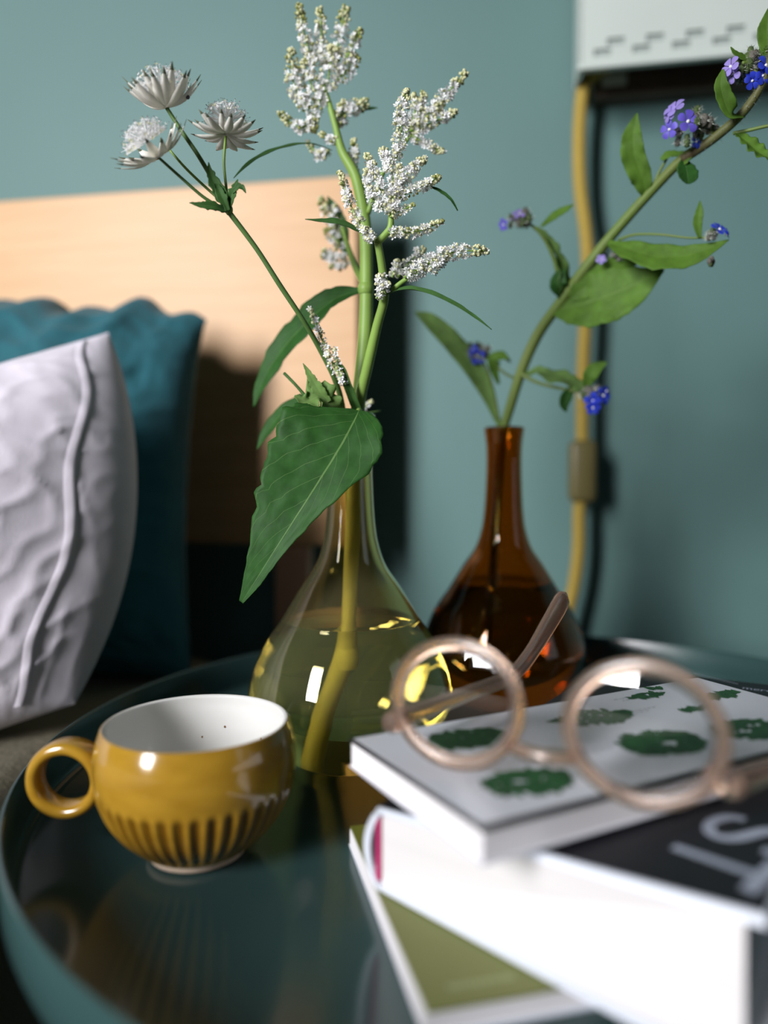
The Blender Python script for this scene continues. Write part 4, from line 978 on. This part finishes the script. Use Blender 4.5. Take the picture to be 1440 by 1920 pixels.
def calyx(px, py, Y, rpx, n=5, hairy=True):
    V, Fc, MI = [], [], []; k_ = Y / F
    for q in range(n + 3):
        c = at(px + random.uniform(-1, 1) * rpx, py + random.uniform(-1, 1) * rpx, Y + random.uniform(-.002, .002)); r_ = rpx * random.uniform(.5, .8) * k_
        b_ = len(V); v_, f_e = ellipsoid(c, r_ * .7, r_ * .7, r_, 8, 5); V += v_; Fc += [tuple(i + b_ for i in t) for t in f_e]; MI += [0 if random.random() < .6 else 1] * len(f_e)
        if hairy:
            for h in range(60):
                d = Vector((random.gauss(0, 1), random.gauss(0, 1), random.gauss(0, 1))).normalized(); sd = d.orthogonal().normalized() * .7 * k_; b_ = len(V)
                V += [c + d * r_ * .7 - sd, c + d * r_ * .7 + sd, c + d * (r_ * .8 + random.uniform(4, 8) * k_)]; Fc.append((b_, b_ + 1, b_ + 2)); MI.append(2)
    mk('calyx_cluster', V, Fc, parent=al, mats=[GREYB, CALX, HAIR], mi=MI)
for a_ in ((1266, 205, .352, 17, (-.6, -.5, .5), PETP), (1258, 214, .353, 13, (-.9, -.3, .1), PETP), (1289, 229, .350, 18, (.1, -1, .05), PETV), (1256, 243, .355, 14, (-.7, -.6, -.2), PETV), (1305, 266, .358, 10, (.2, -.8, -.2), PETB),
           (1371, 126, .336, 15, (-.8, -.5, .2), PETP), (1374, 140, .337, 13, (-.7, -.6, -.2), PETP), (1398, 132, .339, 15, (.1, -.9, .2), PETB), (1410, 152, .337, 13, (.0, -.9, -.3), PETB), (1435, 124, .334, 16, (.2, -.9, .2), PETB), (1430, 142, .335, 13, (.1, -.9, -.3), PETB),
           (1348, 432, .362, 16, (.3, -.7, .6), PETB), (1362, 440, .362, 10, (.8, -.4, .2), PETB), (1112, 752, .409, 15, (-.1, -.9, -.3), PETB), (1130, 742, .409, 15, (.5, -.8, .1), PETB), (1112, 764, .409, 12, (-.2, -.8, -.5), PETB), (1138, 733, .409, 10, (.8, -.5, .2), PETB),
           (945, 421, .403, 10, (-.8, -.5, -.3), PETV), (974, 402, .404, 11, (-.2, -.8, .6), PETP), (962, 408, .404, 8, (-.2, -.8, .6), PETP), (895, 668, .440, 13, (-.3, -.9, -.2), PETB), (888, 656, .440, 9, (-.6, -.6, .3), PETB), (1127, 487, .398, 8, (-.2, -.9, .2), PETP)):
    flower(*a_)
for a_ in ((1318, 218, .352, 16, 6), (1310, 240, .354, 13, 5), (1335, 238, .355, 10, 3), (1278, 258, .357, 12, 4), (1400, 118, .338, 16, 6), (1420, 108, .337, 14, 5), (1382, 142, .339, 10, 3), (1330, 492, .363, 9, 3, False), (1335, 442, .364, 9, 3), (1105, 742, .412, 14, 5),
           (985, 408, .405, 13, 6), (965, 415, .405, 9, 3), (890, 655, .442, 13, 6), (905, 662, .441, 10, 4), (1160, 480, .40, 9, 3)):
    calyx(*a_)
